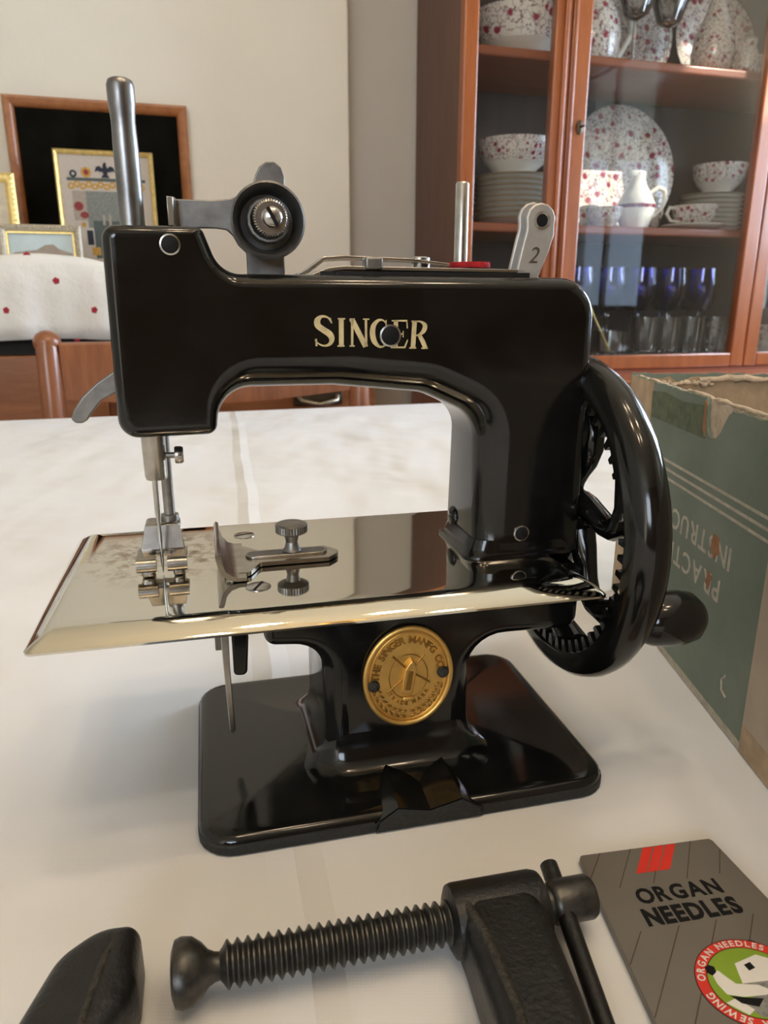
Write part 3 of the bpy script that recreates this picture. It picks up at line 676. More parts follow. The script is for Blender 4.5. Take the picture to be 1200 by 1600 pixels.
# looper lever below the bed
mpart(MB().prism([(-1.4, 60), (1.4, 60), (1.0, 34), (1.4, 14.5), (0.6, 13.6), (-0.2, 14.6), (-0.9, 38)][::-1], 185.4, 186.6, 'xz'), 'looper_lever', 'steel', bevel=0.25)
mpart(MB().prism(fillet([(1.9, 60, 0), (1.9, 31, 1.2), (5.6, 30.6, 1.5), (6.5, 42, 0), (6.6, 60, 0)], 4), 186.6, 192, 'xz'), 'looper_arm', 'black_enamel', bevel=0.6)
mpart(MB().box(-2.6, -0.6, 186.0, 190, 39.5, 60), 'looper_bracket', 'dull_steel', bevel=0.3)
# brass medallion on the pedestal
MC = (48.0, 33.3); EA, EB = 12.5, 14.9
md = MB().lathe([(1.0, 172.2), (1.0, 171.1), (0.02, 171.05)], 64, (MC[0], 0, MC[1]), 'y', True, True, (EA - .4, EB - .4))
medal = mpart(md, 'medallion', 'brass', smooth=40)
def ell(rx, rz, r, n=72, h=171.0):
    m_ = MB(); rr = []
    for i in range(n):
        a = 2 * PI * i / n
        rr.append([(MC[0] + (rx + r * math.cos(b_)) * math.cos(a), h + r * 0.8 * math.sin(b_), MC[1] + (rz + r * math.cos(b_)) * math.sin(a)) for b_ in [2 * PI * k / 8 for k in range(8)]])
    rr.append(rr[0]); return m_.rings(rr, False, False)
mpart(ell(EA - .6, EB - .6, 0.85), 'medallion_rim', 'brass', medal, smooth=70)
mpart(ell(EA - 1.9, EB - 1.9, 0.22), 'inner_rim', 'brass', medal, smooth=70)
mpart(ell(5.4, 6.6, 0.16), 'ring_motif', 'brass_shaded', medal, smooth=70)
def arc_text(s, rx, rz, size, a_start, a_end, flip=False, bold=0.02):
    m_ = MB(); n = len(s)
    ws = [(glyph(c_, bold)[2] if c_ != ' ' else 0.35) for c_ in s]; tot = sum(ws) + 0.16 * (n - 1); x = 0
    for c_, w in zip(s, ws):
        a = a_start + (a_end - a_start) * (x + w / 2) / tot; x += w + 0.16
        if c_ == ' ': continue
        cx, cz = MC[0] + rx * math.cos(a), MC[1] + rz * math.sin(a); tg = a - PI / 2 if not flip else a + PI / 2
        put_text(m_, c_, size, 0, lambda px, py, h: (cx + (px - w * size / 2) * math.cos(tg) - py * math.sin(tg), 171.1 - h, cz + (px - w * size / 2) * math.sin(tg) + py * math.cos(tg)), bold, 0.3)
    return m_
mpart(arc_text('THE SINGER MANFG CO', 8.3, 10.1, 2.75, rad(183), rad(8), False, 0.03), 'rim_lettering', 'brass_shaded', medal, smooth=0)
mpart(arc_text('TRADE MARK', 6.9, 8.6, 1.5, rad(212), rad(328), True), 'lower_lettering', 'brass_shaded', medal, smooth=0)
shp = [(-1.7, -4.8), (-1.1, -5.3), (0.0, -5.5), (1.0, -5.2), (1.6, -4.5), (1.7, 2.4), (1.2, 3.6), (0.2, 4.8), (-0.8, 3.6), (-1.6, 1.6)]
def tilt(p): a = rad(-8); return (MC[0] + p[0] * math.cos(a) - p[1] * math.sin(a), MC[1] + 0.6 + p[0] * math.sin(a) + p[1] * math.cos(a))
sh = mpart(MB().prism([tilt(p) for p in shp], 171.2, 169.7, 'xz'), 'shuttle_motif', 'brass', medal, bevel=0.35)
mpart(MB().prism([tilt(p) for p in [(-.7, -4), (.8, -4), (.8, 1.6), (-.7, 1.6)]], 169.8, 169.4, 'xz'), 'shuttle_bobbin', 'brass_shaded', sh, bevel=0.2)
for q in ([(-6.0, -4.4), (0, 1.0), (4.4, 6.2)], [(6.0, -2.4), (0, 1.8), (-4.6, 6.6)]):
    mpart(MB().tube([(MC[0] + x, 170.95, MC[1] + z) for x, z in q], 0.28, 8), 'needle_motif', 'brass_shaded', medal, smooth=60)
wr = MB()
for sgn in (-1, 1):
    for k in range(7):
        a = rad(270 + sgn * (8 + k * 10.5))
        for off, ta in ((0.7, 0.7), (-0.7, -0.7)):
            cx, cz = MC[0] + (9.3 + off) * math.cos(a), MC[1] + (11.4 + off) * math.sin(a); tg = a + PI / 2 * sgn + ta * sgn * 0.6
            wr.ball((0, 0, 0), 1.0, 8, 5, (1.0, 0.3, 0.36))
            nv = 8 * 6
            for j in range(len(wr.v) - nv, len(wr.v)):
                x, y, z = wr.v[j]; wr.v[j] = (cx + x * math.cos(tg) - z * math.sin(tg), 171.0 + y, cz + x * math.sin(tg) + z * math.cos(tg))
mpart(wr, 'wreath_motif', 'brass_shaded', medal, smooth=70, kind='stuff')
mpart(MB().box(MC[0] - 1.6, MC[0] + 1.6, 170.4, 171.2, MC[1] - 7.4, MC[1] - 6.0), 'clasp_motif', 'brass', medal, bevel=0.4)
for dx, dz in ((-9.7, -1.7), (9.7, 0.3)):
    mpart(MB().lathe([(1.7, 171.3), (1.6, 170.3), (1.0, 169.8), (0.02, 169.7)], 16, (MC[0] + dx, 0, MC[1] + dz), 'y'), 'rivet', 'rubbed_iron', medal, smooth=60)

# ------------------------------------------------------------------ screw clamp in the foreground
CA = rad(12.7)
ck = thing('table_clamp', 'black iron screw clamp with threaded spindle lying on the cloth', 'clamp', Vector((-35.6, 109.7, 0)) * S, CA)
ZC = 8.0
fr_ = [(51.5, 2, 0), (51.5, -8, 0), (50.5, -25, 6), (46, -48, 12), (20, -58, 14), (-8, -50, 12), (-16, -30, 8), (-15.5, -15, 4), (-12.2, -9, 6), (-10.8, -3, 6), (-11.0, 8.9, 3.0), (-19, 9.4, 9), (-26.0, 4.0, 10), (-30, -8, 10), (-37, -35, 12), (-30, -62, 14), (0, -78, 16), (40, -78, 16), (62, -60, 12), (67.5, -25, 8), (69.5, -4, 0), (69.5, 2, 0)]
fr_ = fr_[::-1]
mpart_c = lambda mb, name, mat, **k: mb.build(name, mat, ck, **k)
def ccw(P): 
    A = sum(P[i][0] * P[(i + 1) % len(P)][1] - P[(i + 1) % len(P)][0] * P[i][1] for i in range(len(P)))
    return P if A > 0 else P[::-1]
fr_ = ccw(fr_)
mpart_c(pillow(MB(), fr_, [4.2] * len(fr_), 14.8, 0.0, [2.5] * len(fr_), 7, 7, 'xy'), 'clamp_frame', 'black_iron', smooth=40)
rib = [(53.2, -2), (54.5, -10), (54.5, -26), (50.5, -46), (48, -50)]
mpart_c(MB().tube([(x, y, 14.0) for x, y in rib], [1.0, 1.2, 1.2, 1.4, 1.2], 8), 'casting_seam', 'rubbed_iron', smooth=60)
mpart_c(MB().tube([(-15.0, 6.0, 14.0), (-17, -2, 14.4), (-19, -14, 14.4), (-21, -30, 14.4)], [0.7, 0.9, 0.9, 0.8], 8), 'jaw_seam', 'rubbed_iron', smooth=60)
mpart_c(MB().lathe([(5.6, 50.2), (7.0, 50.9), (7.3, 52), (7.3, 69), (6.8, 70.6), (5.4, 71.2)], 28, (0, 0, ZC), 'x'), 'boss', 'black_iron', smooth=45)
pf_ = [(0.02, -5.0), (4.2, -5.0), (5.8, -4.4), (6.2, -3.2), (5.9, -1.2), (4.6, 0.6), (3.2, 1.8), (2.6, 3.0), (2.4, 4.4)]
spn = MB().lathe(pf_, 28, (0, 0, ZC), 'x')
mpart_c(spn, 'swivel_pad', 'gunmetal', smooth=40)
pr = [(2.6, 4.0), (3.0, 4.4)]
x = 4.6
while x < 51:
    pr += [(3.25, x), (4.35, x + 0.75), (4.35, x + 1.0), (3.25, x + 1.7)]; x += 2.02
pr += [(3.2, 52)]
mpart_c(MB().lathe(pr, 28, (0, 0, ZC), 'x'), 'threaded_spindle', 'gunmetal', smooth=25)
mpart_c(MB().lathe([(3.2, 70.5), (3.6, 71.5), (3.6, 72.6), (4.3, 73.2), (4.5, 74), (4.5, 81.6), (4.1, 82.3), (0.02, 82.4)], 26, (0, 0, ZC), 'x'), 'spindle_head', 'gunmetal', smooth=40)
hd = Vector((78.0, 0, ZC))
mpart_c(MB().tube([(76.4, 8.6, 9.6), (76.0, 5, 9.0), (75.4, 0, 8.2), (73.6, -14, 6.2), (70.6, -38, 2.6)], [2.0, 2.0, 1.95, 1.9, 1.9], 14), 'tommy_bar', 'black_iron', smooth=60)

# ------------------------------------------------------------------ needle packet
TL = Vector((47.3, 146.4)); TR = Vector((82, 152.4)); DL = Vector((.08, -.997)); DR = Vector((.24, -.97)); CT = Vector((66, 120))
def card(s_, t_, z=0.0):
    a = TL + DL * t_; b_ = TR + DR * t_; p = a + (b_ - a) * (s_ / 35.2); p -= CT; return (p.x, p.y, z)
cd = thing('needle_packet', 'grey printed packet of sewing machine needles with red stripes and round badge', 'packet', (CT.x * S, CT.y * S, 0.0))
LEN = 62
out = []
for k in range(21): out.append(card(0.6 * (k == 0) + 35.2 * k / 20 - 0.6 * (k == 20), 0.0))
out += [card(35.2, 0.8)] + [card(35.2, LEN * k / 10) for k in range(1, 11)] + [card(0, LEN)] + [card(0, LEN * (1 - k / 10)) for k in range(1, 10)] + [card(0, 0.8)]
MB().rings([[(x, y, h) for x, y, _ in out] for h in (0.3, 2.0)]).build('cardboard', 'card_grey', cd, bevel=0.25)
CZ = 2.06
def cprint(name, mat, polys, h=0.05, zz=CZ, lab=None):
    m_ = MB()
    for P in polys: m_.rings([[card(s_, t_, zz - 0.04) for s_, t_ in P], [card(s_, t_, zz + h) for s_, t_ in P]])
    return m_.build(name, mat, cd, 0, label=lab)
lines = []
for s0 in range(-40, 80, 8):
    for t0, t1 in ((0.2, 11.2), (23.2, 61)):
        P = []
        s_at = lambda t_: 5.6 + s0 - 0.70 * t_
        lo, hi = t0, t1
        hi = min(hi, (5.6 + s0 - 0.3) / 0.70); lo = max(lo, (5.6 + s0 - 34.9) / 0.70)
        if hi - lo > 0.6: lines.append([(s_at(lo) - .12, lo), (s_at(lo) + .12, lo), (s_at(hi) + .12, hi), (s_at(hi) - .12, hi)])
cprint('printed_line', 'card_line', lines, 0.02)
for k in range(3):
    cprint('red_stripe', 'ink_red', [[(16.6 + k * 3.05, 0.4), (19.2 + k * 3.05, 0.4), (13.8 + k * 2.85, 7.9), (11.2 + k * 2.85, 7.9)]], 0.03)
tx = MB()
w = text_width('ORGAN', 5.0, 0.45, 0.03)
put_text(tx, 'ORGAN', 5.0, 0.45, lambda x, y, h: card(8.2 + x * 19.2 / w, 16.4 - y * 1.15, CZ + 0.02 + h), 0.03, 0.05)
w = text_width('NEEDLES', 5.0, 0.4, 0.045)
put_text(tx, 'NEEDLES', 5.0, 0.4, lambda x, y, h: card(7.4 + x * 20.8 / w, 22.2 - y * 1.2, CZ + 0.02 + h), 0.045, 0.05)
tx.build('title_lettering', 'ink_black', cd, 0, label='black capitals reading ORGAN NEEDLES')
BC = (19.9, 38.3)
def circ(r_, n=48): return [(BC[0] + r_ * math.cos(2 * PI * i / n), BC[1] + r_ * math.sin(2 * PI * i / n)) for i in range(n)]
cprint('badge_edge', 'ink_black', [circ(10.0)], 0.02)
cprint('badge_ring', 'ink_red', [circ(9.85)], 0.05)
cprint('badge_ring_line', 'ink_black', [circ(7.95)], 0.07)
cprint('badge_field', 'ink_green', [circ(7.8)], 0.09)
bt = MB()
def badge_text(s, a0, a1, size):
    ws = [(glyph(c_, .02)[2] if c_ != ' ' else .35) for c_ in s]; tot = sum(ws) + .14 * (len(s) - 1); x = 0
    for c_, w in zip(s, ws):
        a = a0 + (a1 - a0) * (x + w / 2) / tot; x += w + .14
        if c_ == ' ': continue
        r0 = 8.25
        put_text(bt, c_, size, 0, lambda px, py, h: card(BC[0] + (r0 + py) * math.cos(a) + (px - w * size / 2) * -math.sin(a), BC[1] - ((r0 + py) * math.sin(a) + (px - w * size / 2) * math.cos(a)) , CZ + 0.08 + h), .02, 0.03) if False else \
        put_text(bt, c_, size, 0, lambda px, py, h: card(BC[0] + (r0 + py) * math.sin(a) + (px - w * size / 2) * math.cos(a), BC[1] - ((r0 + py) * math.cos(a) - (px - w * size / 2) * math.sin(a)), CZ + 0.08 + h), .02, 0.03)
badge_text('ORGAN NEEDLES', rad(-78), rad(42), 1.9)
badge_text('FOR SEWING', rad(-182), rad(-95), 1.9)
badge_text('KNIT', rad(-232), rad(-195), 1.9)
bt.build('badge_lettering', 'ink_white', cd, 0, label='white letters round the red badge ring')
# the seated player and the keyboard in the badge, as simple flat shapes
def bp_(P): return [[(BC[0] + x, BC[1] + y) for x, y in P]]
cprint('badge_keyboard', 'ink_white', bp_([(-1.2, -4.4), (3.6, -5.6), (6.4, -3.6), (7.3, 1.5), (2.4, 2.6), (-2.6, 1.4)]), 0.11)
cprint('badge_keys', 'ink_grey', bp_([(-2.2, 0.0), (7.2, 0.6), (7.0, 2.6), (-2.4, 1.6)]), 0.13)
cprint('badge_panel', 'ink_black', bp_([(0.2, -3.8), (1.6, -4.2), (1.8, -2.8), (0.4, -2.4)]), 0.13)
cprint('badge_ground', 'ink_grey', bp_([(-4.6, 3.4), (0, 2.6), (6.9, 3.2), (4.6, 6.0), (0.6, 7.6), (-2.8, 7.0)]), 0.11)
cprint('badge_bench', 'ink_white', bp_([(-7.0, 3.2), (-5.0, 2.6), (-3.2, 5.4), (-4.6, 6.2)]), 0.12)
cprint('badge_player', 'ink_white', bp_([(-6.3, -3.6), (-4.9, -3.4), (-4.2, -1.8), (-3.4, -0.2), (0.2, 0.8), (1.6, 2.2), (0.4, 3.0), (-3.6, 2.6), (-6.0, 1.6), (-6.5, -0.8)]), 0.14)
cprint('badge_hair', 'ink_black', bp_([(-6.9, -4.6), (-6.0, -5.0), (-5.2, -4.4), (-5.4, -3.2), (-6.4, -2.6), (-7.0, -3.4)]), 0.16)
cprint('badge_skirt', 'ink_black', bp_([(-5.6, 2.0), (-3.4, 2.8), (-0.6, 3.6), (-2.2, 5.0), (-4.6, 3.8)]), 0.16)
rg = MB(); put_text(rg, 'R', 1.3, 0, lambda x, y, h: card(24.0 + x, 30.6 - y, CZ + h), 0, 0.03); rg.build('registered_mark', 'ink_black', cd, 0)
ring_o = [(24.45 + .95 * math.cos(2 * PI * i / 20), 30.15 + .95 * math.sin(2 * PI * i / 20)) for i in range(20)]
m_ = MB(); m_.rings([[card(p, q, CZ) for p, q in ring_o], [card(24.45 + (p - 24.45) * .85, 30.15 + (q - 30.15) * .85, CZ + .03) for p, q in ring_o]], False, False); m_.build('registered_ring', 'ink_black', cd, 0)

# ------------------------------------------------------------------ worn cardboard box
BX, BY0, BY1, BH, BWD, BT = 107.5, 60.0, 319.0, 100.5, 190.0, 2.4
box = thing('instruction_box', 'worn green cardboard box with torn rim and upside down printing', 'box', ((BX + BWD / 2) * S, (BY0 + BY1) / 2 * S, 0))
BCX, BCY = BX + BWD / 2, (BY0 + BY1) / 2
def bpart(mb, name, mat, **k): mb.xf(lambda p: (p[0] - BCX, p[1] - BCY, p[2])); return mb.build(name, mat, box, **k)
# left side with its torn top edge, as an outline in (y, z)
def jag(y0, y1, z_, amp, step=2.2):
    n = max(2, int(abs(y1 - y0) / step)); return [(y0 + (y1 - y0) * i / n, z_ + random.uniform(-amp, amp)) for i in range(n + 1)]
top = jag(BY1, 246, 100.2, 0.35) + [(243.5, 100.6), (242, 98.2), (241.5, 94), (240.5, 90.5), (238.5, 88.4), (236.5, 87.8), (233.5, 88.3), (230.5, 90.6), (228.2, 94.2), (226, 97.0), (223.6, 98.6)] + jag(222, BY0, 98.8, 0.5)
bpart(MB().prism([(BY0, 0.2), (BY1, 0.2)] + top, BX, BX + 1.0, 'yz'), 'side_panel', 'box_green', smooth=0)
inner_top = jag(BY1 - 1, 244, 100.4, 0.4) + jag(242, BY0 + 1, 99.6, 0.6)
bpart(MB().prism([(BY0 + 1, 0.3), (BY1 - 1, 0.3)] + inner_top, BX + 1.05, BX + BT, 'yz'), 'side_lining', 'box_torn', smooth=0)
xtop = lambda amp, z_: [(BX + BWD - (BWD) * i / 60, z_ + random.uniform(-amp, amp)) for i in range(61)]
bpart(MB().prism([(BX, 0.2), (BX + BWD, 0.2)] + xtop(0.7, 100.6), BY1, BY1 + 1.2, 'xz'), 'far_panel', 'box_green', smooth=0)
bpart(MB().prism([(BX + 1, 0.2), (BX + BWD, 0.2)] + xtop(1.6, 98.2), BY1 - 1.4, BY1 - 0.05, 'xz'), 'far_lining', 'box_kraft', smooth=0)
bpart(MB().prism([(BX, 0.2), (BX + BWD, 0.2)] + xtop(0.5, 99.0), BY0 - BT, BY0, 'xz'), 'near_panel', 'box_kraft', smooth=0)
bpart(MB().box(BX + BWD - BT, BX + BWD, BY0, BY1, 0.2, 99.5), 'opposite_panel', 'box_kraft')
bpart(MB().box(BX + 1, BX + BWD - 1, BY0, BY1, 0.0, 1.8), 'bottom_panel', 'box_kraft')
# torn paper roll along the far rim and the curl beside the tear
for y_, z_, r_, xs in ((BY1 - 2.2, 98.6, 1.3, (BX + 28, BX + 190)), (BY1 - 3.0, 96.8, 0.9, (BX + 6, BX + 34))):
    n = 40; P = [(xs[0] + (xs[1] - xs[0]) * i / n, y_ + random.uniform(-.6, .6), z_ + random.uniform(-.8, .8)) for i in range(n + 1)]
    bpart(MB().tube(P, [r_ * random.uniform(0.6, 1.3) for _ in P], 7), 'torn_rim', 'box_torn', smooth=60)
P = [(BX + 1.6, 262 - i * 2.6, 100.3 - 0.02 * i + random.uniform(-.3, .3)) for i in range(24)]
bpart(MB().tube(P, [random.uniform(0.5, 1.0) for _ in P], 6), 'torn_curl', 'box_torn', smooth=60)
# paper labels and printing on the side panel
fx = lambda h: BX - h
def yzpatch(P, h, name, mat, lab=None):
    return bpart(MB().prism(P, BX + 0.02, BX - h, 'yz'), name, mat, smooth=0, label=lab)
yzpatch([(241.2, 86.8), (291.5, 86.6), (292.5, 96.6), (280, 97.6), (262, 96.2), (241.6, 97.6)], 0.25, 'pasted_label', 'box_label_dark')
yzpatch([(241.0, 87.5), (243.2, 90), (243.6, 99.6), (241.8, 98.4)], 0.3, 'rust_mark', 'box_rust')
yzpatch([(292.2, 0.4), (BY1, 0.4), (BY1, 100), (292.2, 99.8)], 0.15, 'corner_tape', 'box_kraft')
yzpatch([(BY0, 9.5), (191.5, 9.5), (191.5, 98.2), (BY0, 98.2)], 0.18, 'beige_label', 'box_beige')
yzpatch([(BY0, 0.4), (191.5, 0.4), (191.5, 9.6), (BY0, 9.6)], 0.2, 'lower_tape', 'box_kraft')
yzpatch([(191.5, 0.4), (292.2, 0.4), (292.2, 3.0), (191.5, 3.2)], 0.12, 'lower_edge_strip', 'box_print')
for z_ in (66.0, 69.2, 72.4): yzpatch([(191.5, z_), (292, z_), (292, z_ + 1.0), (191.5, z_ + 1.0)], 0.1, 'printed_stripe', 'box_print')
pt = MB()
for s, y_, z_, sz in (('INSTRUCTION', 212.6, 50.2, 10.6), ('PRACTICAL', 217.0, 37.8, 10.6)):
    put_text(pt, s, sz, 1.5, lambda x, y, h: (BX - 0.02 - h, y_ + x, z_ + 7.2 - y), 0.012, 0.1)
bpart(pt, 'printed_words', 'box_print', smooth=0, label='pale printed words upside down on the green side')
yzpatch([(221, 58), (225.5, 58.5), (226.5, 53.5), (223.5, 50.5), (220.6, 53)], 0.22, 'rust_spot', 'box_rust')
yzpatch([(223, 44.5), (226, 45.5), (227, 41), (224, 39.5)], 0.22, 'rust_spot', 'box_rust')
sm_ = MB().tube([(BX - .1, 205.5, 18), (BX - .1, 207.5, 15.5), (BX - .1, 206.6, 12.5), (BX - .1, 203.5, 11.5)], 0.45, 6); bpart(sm_, 'paint_drip', 'box_print', smooth=60)

# ------------------------------------------------------------------ sideboard, runner, chair
SBF, SBB, SBT = 1150, 1510, 184; SBL = 163
sb = rthing('sideboard', 'reddish brown wooden sideboard with drawers standing against the cream wall', 'sideboard', 0, 1330, z0)
def spart(mb, name, mat, parent=None, **k): mb.xf(lambda p: (p[0], p[1] - 1330, p[2] - z0)); return mb.build(name, mat, parent or sb, **k)
SA0, SA1 = -900, 330
spart(MB().box(SA0 + 12, SA1 - 12, SBF + 14, SBB, z0 + 90, SBL - 20), 'carcass', 'sideboard_wood')
spart(MB().box(SA0, SA1, SBF, SBB, SBL - 20, SBL), 'top', 'sideboard_wood', bevel=5)
spart(MB().box(SA0 + 4, 8, SBF + 2, SBB, SBL, SBT - 1), 'raised_top', 'sideboard_wood', bevel=3)
for a in (SA0 + 30, SA1 - 90):
    for b_ in (SBF + 20, SBB - 70): spart(MB().box(a, a + 60, b_, b_ + 60, z0, z0 + 92), 'leg', 'sideboard_wood', bevel=3)
nd = 3; wd = (SA1 - SA0 - 60) / nd
for i in range(nd):
    for zz0, zz1 in ((80, 140), (-98, 54), (-258, -106), (-418, -266)):
        a0 = SA0 + 30 + i * wd + 5
        dr = spart(MB().box(a0, a0 + wd - 10, SBF + 4, SBF + 16, zz0, zz1), 'drawer', 'sideboard_wood', bevel=3)
        if zz0 == 80: continue
        for f in ((0.5,) if i < nd - 1 else (0.2, 0.805)):
            ac = a0 + (wd - 10) * f; zc = (zz0 + zz1) / 2
            spart(MB().tube([(ac - 32, SBF + 4, zc + 4), (ac - 28, SBF - 10, zc - 2), (ac, SBF - 15, zc - 8), (ac + 28, SBF - 10, zc - 2), (ac + 32, SBF + 4, zc + 4)], 4, 8), 'drawer_pull', 'pull_metal', dr, smooth=60)
            spart(MB().box(ac - 40, ac + 40, SBF + 1, SBF + 4.2, zc - 10, zc + 14), 'pull_plate', 'old_metal', dr, bevel=2)
spart(MB().box(SA0 + 20, SA1 - 20, SBF + 5, SBF + 14.5, 55, 79), 'gap_shade_strip', 'gap_shade')  # near-black strip painted in for the shade between the drawer rows
# runner hanging over the sideboard front
rn = MB(); na, nb_ = 60, 34
RA0, RA1 = -520, -62
prof_b = [(SBB - 30, SBT + 1.5), (1400, SBT + 1.5), (1250, SBT + 2), (1165, SBT + 3), (1150, SBT + 3.5), (1143, SBT + 1), (1141, SBT - 10), (1140, 150), (1140, 120), (1140, 98), (1139, 76)]
rr = []
for k, (b_, z) in enumerate(prof_b):
    row = []
    for i in range(na + 1):
        a = RA0 + (RA1 - RA0) * i / na
        hang = max(0, (SBT - z) / 110); wv_ = 3.5 * math.sin(a * 0.055) * hang + 2.0 * math.sin(a * 0.13 + 1) * hang
        dz = 2.5 * math.sin(a * .04 + 2) * (1 if 2 < k < 6 else 0) - (14 * max(0, (a - (-115)) / 53) ** 2 if a > -115 and 3 <= k <= 6 else 0)
        row.append((a, b_ - 4 - wv_ if z < SBT else b_, z + (max(dz, -8) if z > SBT - 2 else 0) + (1.5 * math.sin(a * .03) if k == 10 else 0)))
    rr.append(row)
run = rn.rings(rr, False, False, closed=False)
ro = rbuild(run, 'table_runner', 'runner_cloth', smooth=60)
so2 = ro.modifiers.new('solid', 'SOLIDIFY'); so2.thickness = 0.0012; so2.offset = 1
tag(ro, 'white runner embroidered with small red flowers hanging over the sideboard edge', 'table runner')
fl_pos = [(-144, 155), (-211, 116), (-98, 116), (-126, 77), (-178, 188), (-255, 160), (-290, 118), (-330, 155), (-370, 110), (-420, 150)]
for a, z in fl_pos:
    m_ = MB()
    hang = max(0, (SBT - z) / 110); b_ = 1136 - (3.5 * math.sin(a * 0.055) + 2.0 * math.sin(a * 0.13 + 1)) * hang - 1.2
    if z > SBT: b_ = 1143
    for k in range(5):
        an = 2 * PI * k / 5 + a; m_.ball((a + 2.4 * math.cos(an), b_, z + 2.4 * math.sin(an)), 2.4, 8, 5, (1, .3, 1))
    m_.xf(lambda p: torot(p)); m_.xf(lambda p: p); o = m_.build('embroidered_flower', 'embroidery_red', None, smooth=60)
    o.parent = ro; o.matrix_parent_inverse = ro.matrix_basis.inverted()
# chair on the far side of the table
ch = rthing('dining_chair', 'reddish wooden dining chair tucked in at the far table edge', 'chair', 52, 800, z0)
def cpart(mb, name, mat='chair_wood', parent=None, **k): mb.xf(lambda p: (p[0] - 52, p[1] - 800, p[2] - z0)); return mb.build(name, mat, parent or ch, **k)
for a in (-144, 245):
    P = [(a, 960, z0), (a, 960, -330), (a, 972, -60), (a, 984, 60), (a, 988, 80)]
    cpart(MB().tube(P, [17, 18, 17, 16.5, 16], 14, (1, 0.85), (1, 0, 0)), 'back_post', smooth=60)
    cpart(MB().ball((a, 988, 80), 16.5, 14, 8, (1, 1, 0.9)), 'post_cap', smooth=60)
    cpart(MB().tube([(a, 600, z0), (a, 600, -330)], [14, 19], 12), 'front_leg', smooth=60)
crest = MB(); rr = []
for i in range(25):
    f = i / 24; a = -130 + 362 * f; bow = 14 * math.sin(PI * f); lo = 12 - 14 * math.sin(PI * f); hi = 80
    rr.append([(a, 976 + bow, lo), (a, 992 + bow, lo), (a, 994 + bow, hi - 3), (a, 990 + bow, hi), (a, 982 + bow, hi), (a, 978 + bow, hi - 3)])
crr = cpart(crest.rings(rr), 'crest_rail', smooth=40)
cpart(MB().box(-126, 228, 956, 974, -190, -150), 'lower_rail', bevel=3)
cpart(MB().box(-165, 268, 570, 965, -345, -315), 'seat', bevel=8)

# ------------------------------------------------------------------ pictures
def frame_thing(name, label, a0, a1, zb, zt, b_, fw, depth, mat, lean=0.0, inner=None, group=None):
    cx = (a0 + a1) / 2
    t_ = rthing(name, label, 'picture', cx, b_, zb, group); t_.rotation_euler = (rad(-lean), 0, RYAW)
    w = (a1 - a0) / 2; h = zt - zb
    prof_ = [(0, depth), (0, 0.35 * depth), (fw * .3, 0), (fw * .6, depth * .12), (fw * .85, depth * .3), (fw, depth * .55), (fw, depth)]
    f = MB(); rr = []
    for ins, dd in prof_: rr.append([(-w + ins, dd, ins), (w - ins, dd, ins), (w - ins, dd, h - ins), (-w + ins, dd, h - ins)])
    rr.append(rr[0]); f.rings(rr, False, False).build('frame', mat, t_, smooth=30)
    MB().box(-w + fw * .7, w - fw * .7, depth * .62, depth * .9, fw * .7, h - fw * .7).build('picture_panel', inner or 'cream_mat', t_)
    return t_, w, h
t_, w, h = frame_thing('picture_frame', 'large brown wooden frame with black mat hung on the cream wall', -243, 61, 186, 464, 1498, 18, 20, 'picture_wood', 0, 'black_mat')
t_, w, h = frame_thing('sampler_picture', 'needlework sampler of a fireplace in a thin gold frame', -166, -4, 186, 375, 1440, 8, 12, 'gilt', 2.0, 'linen_print')
def motif(P, name, mat, h_=0.6): MB().prism(P, 7.5, 7.3 - h_, 'xz').build(name, mat, t_, smooth=0)
ox = -85.0
def rc(a0, a1, z_0, z_1): return [(a0 - ox, z_0 - 186), (a1 - ox, z_0 - 186), (a1 - ox, z_1 - 186), (a0 - ox, z_1 - 186)]
def disc(a, z, r_, n=14): return [(a - ox + r_ * math.cos(2 * PI * i / n), z - 186 + r_ * math.sin(2 * PI * i / n)) for i in range(n)]
motif(rc(-148, -20, 326, 331), 'mantel_shelf', 'thread_green')
for k in range(13): motif(disc(-142 + k * 9.6, 319 + (1.5 if k % 2 else -1.5), 5.6, 10), 'garland_leaf', 'thread_gold', .5)
for k in range(13): motif(disc(-142 + k * 9.6, 319 + (1.5 if k % 2 else -1.5), 2.4, 8), 'garland_centre', 'linen_print', .7)
motif(rc(-142, -28, 262, 310), 'chimney_breast', 'thread_tan', .2); motif(rc(-120, -48, 200, 310), 'hearth_panel', 'thread_grey', .4)
motif(rc(-112, -56, 200, 262), 'hearth_opening', 'thread_green', .6)
motif(disc(-137, 337, 6), 'small_plate', 'thread_navy'); motif(disc(-137, 337, 2.6), 'plate_centre', 'linen_print', .8)
motif(disc(-116, 340, 8.5), 'round_plate', 'thread_gold'); motif(disc(-116, 340, 4.6), 'plate_centre', 'thread_red', .8)
motif(disc(-38, 340, 6), 'round_plate', 'thread_red')
eagle = [(-17, 0), (-14, 8), (-9, 10), (-4, 6), (-2.5, 13), (0, 16), (3, 14.5), (2.5, 12), (4, 6), (9, 10), (14, 8), (17, 0), (12, 2), (8, 0), (5, 1), (3, -3), (7, -9), (-7, -9), (-3, -3), (-5, 1), (-8, 0), (-12, 2)]
motif([(-85 - ox + x, 341 - 186 + z) for x, z in eagle], 'eagle_motif', 'thread_navy')
motif(disc(-133, 285, 7.5), 'red_bow', 'thread_red'); motif([(p * 1.3 + 24 - 34, q) for p, q in disc(-108, 271, 5.5)], 'red_bow', 'thread_red')
motif(rc(-145, -108, 200, 250), 'settle', 'linen_print', .5); motif(rc(-124, -114, 222, 246), 'chair_motif', 'thread_navy', .9); motif(rc(-118, -104, 205, 218), 'rug_motif', 'thread_gold', .9)
motif(disc(-128, 255, 4), 'plant_motif', 'thread_gold', .9)
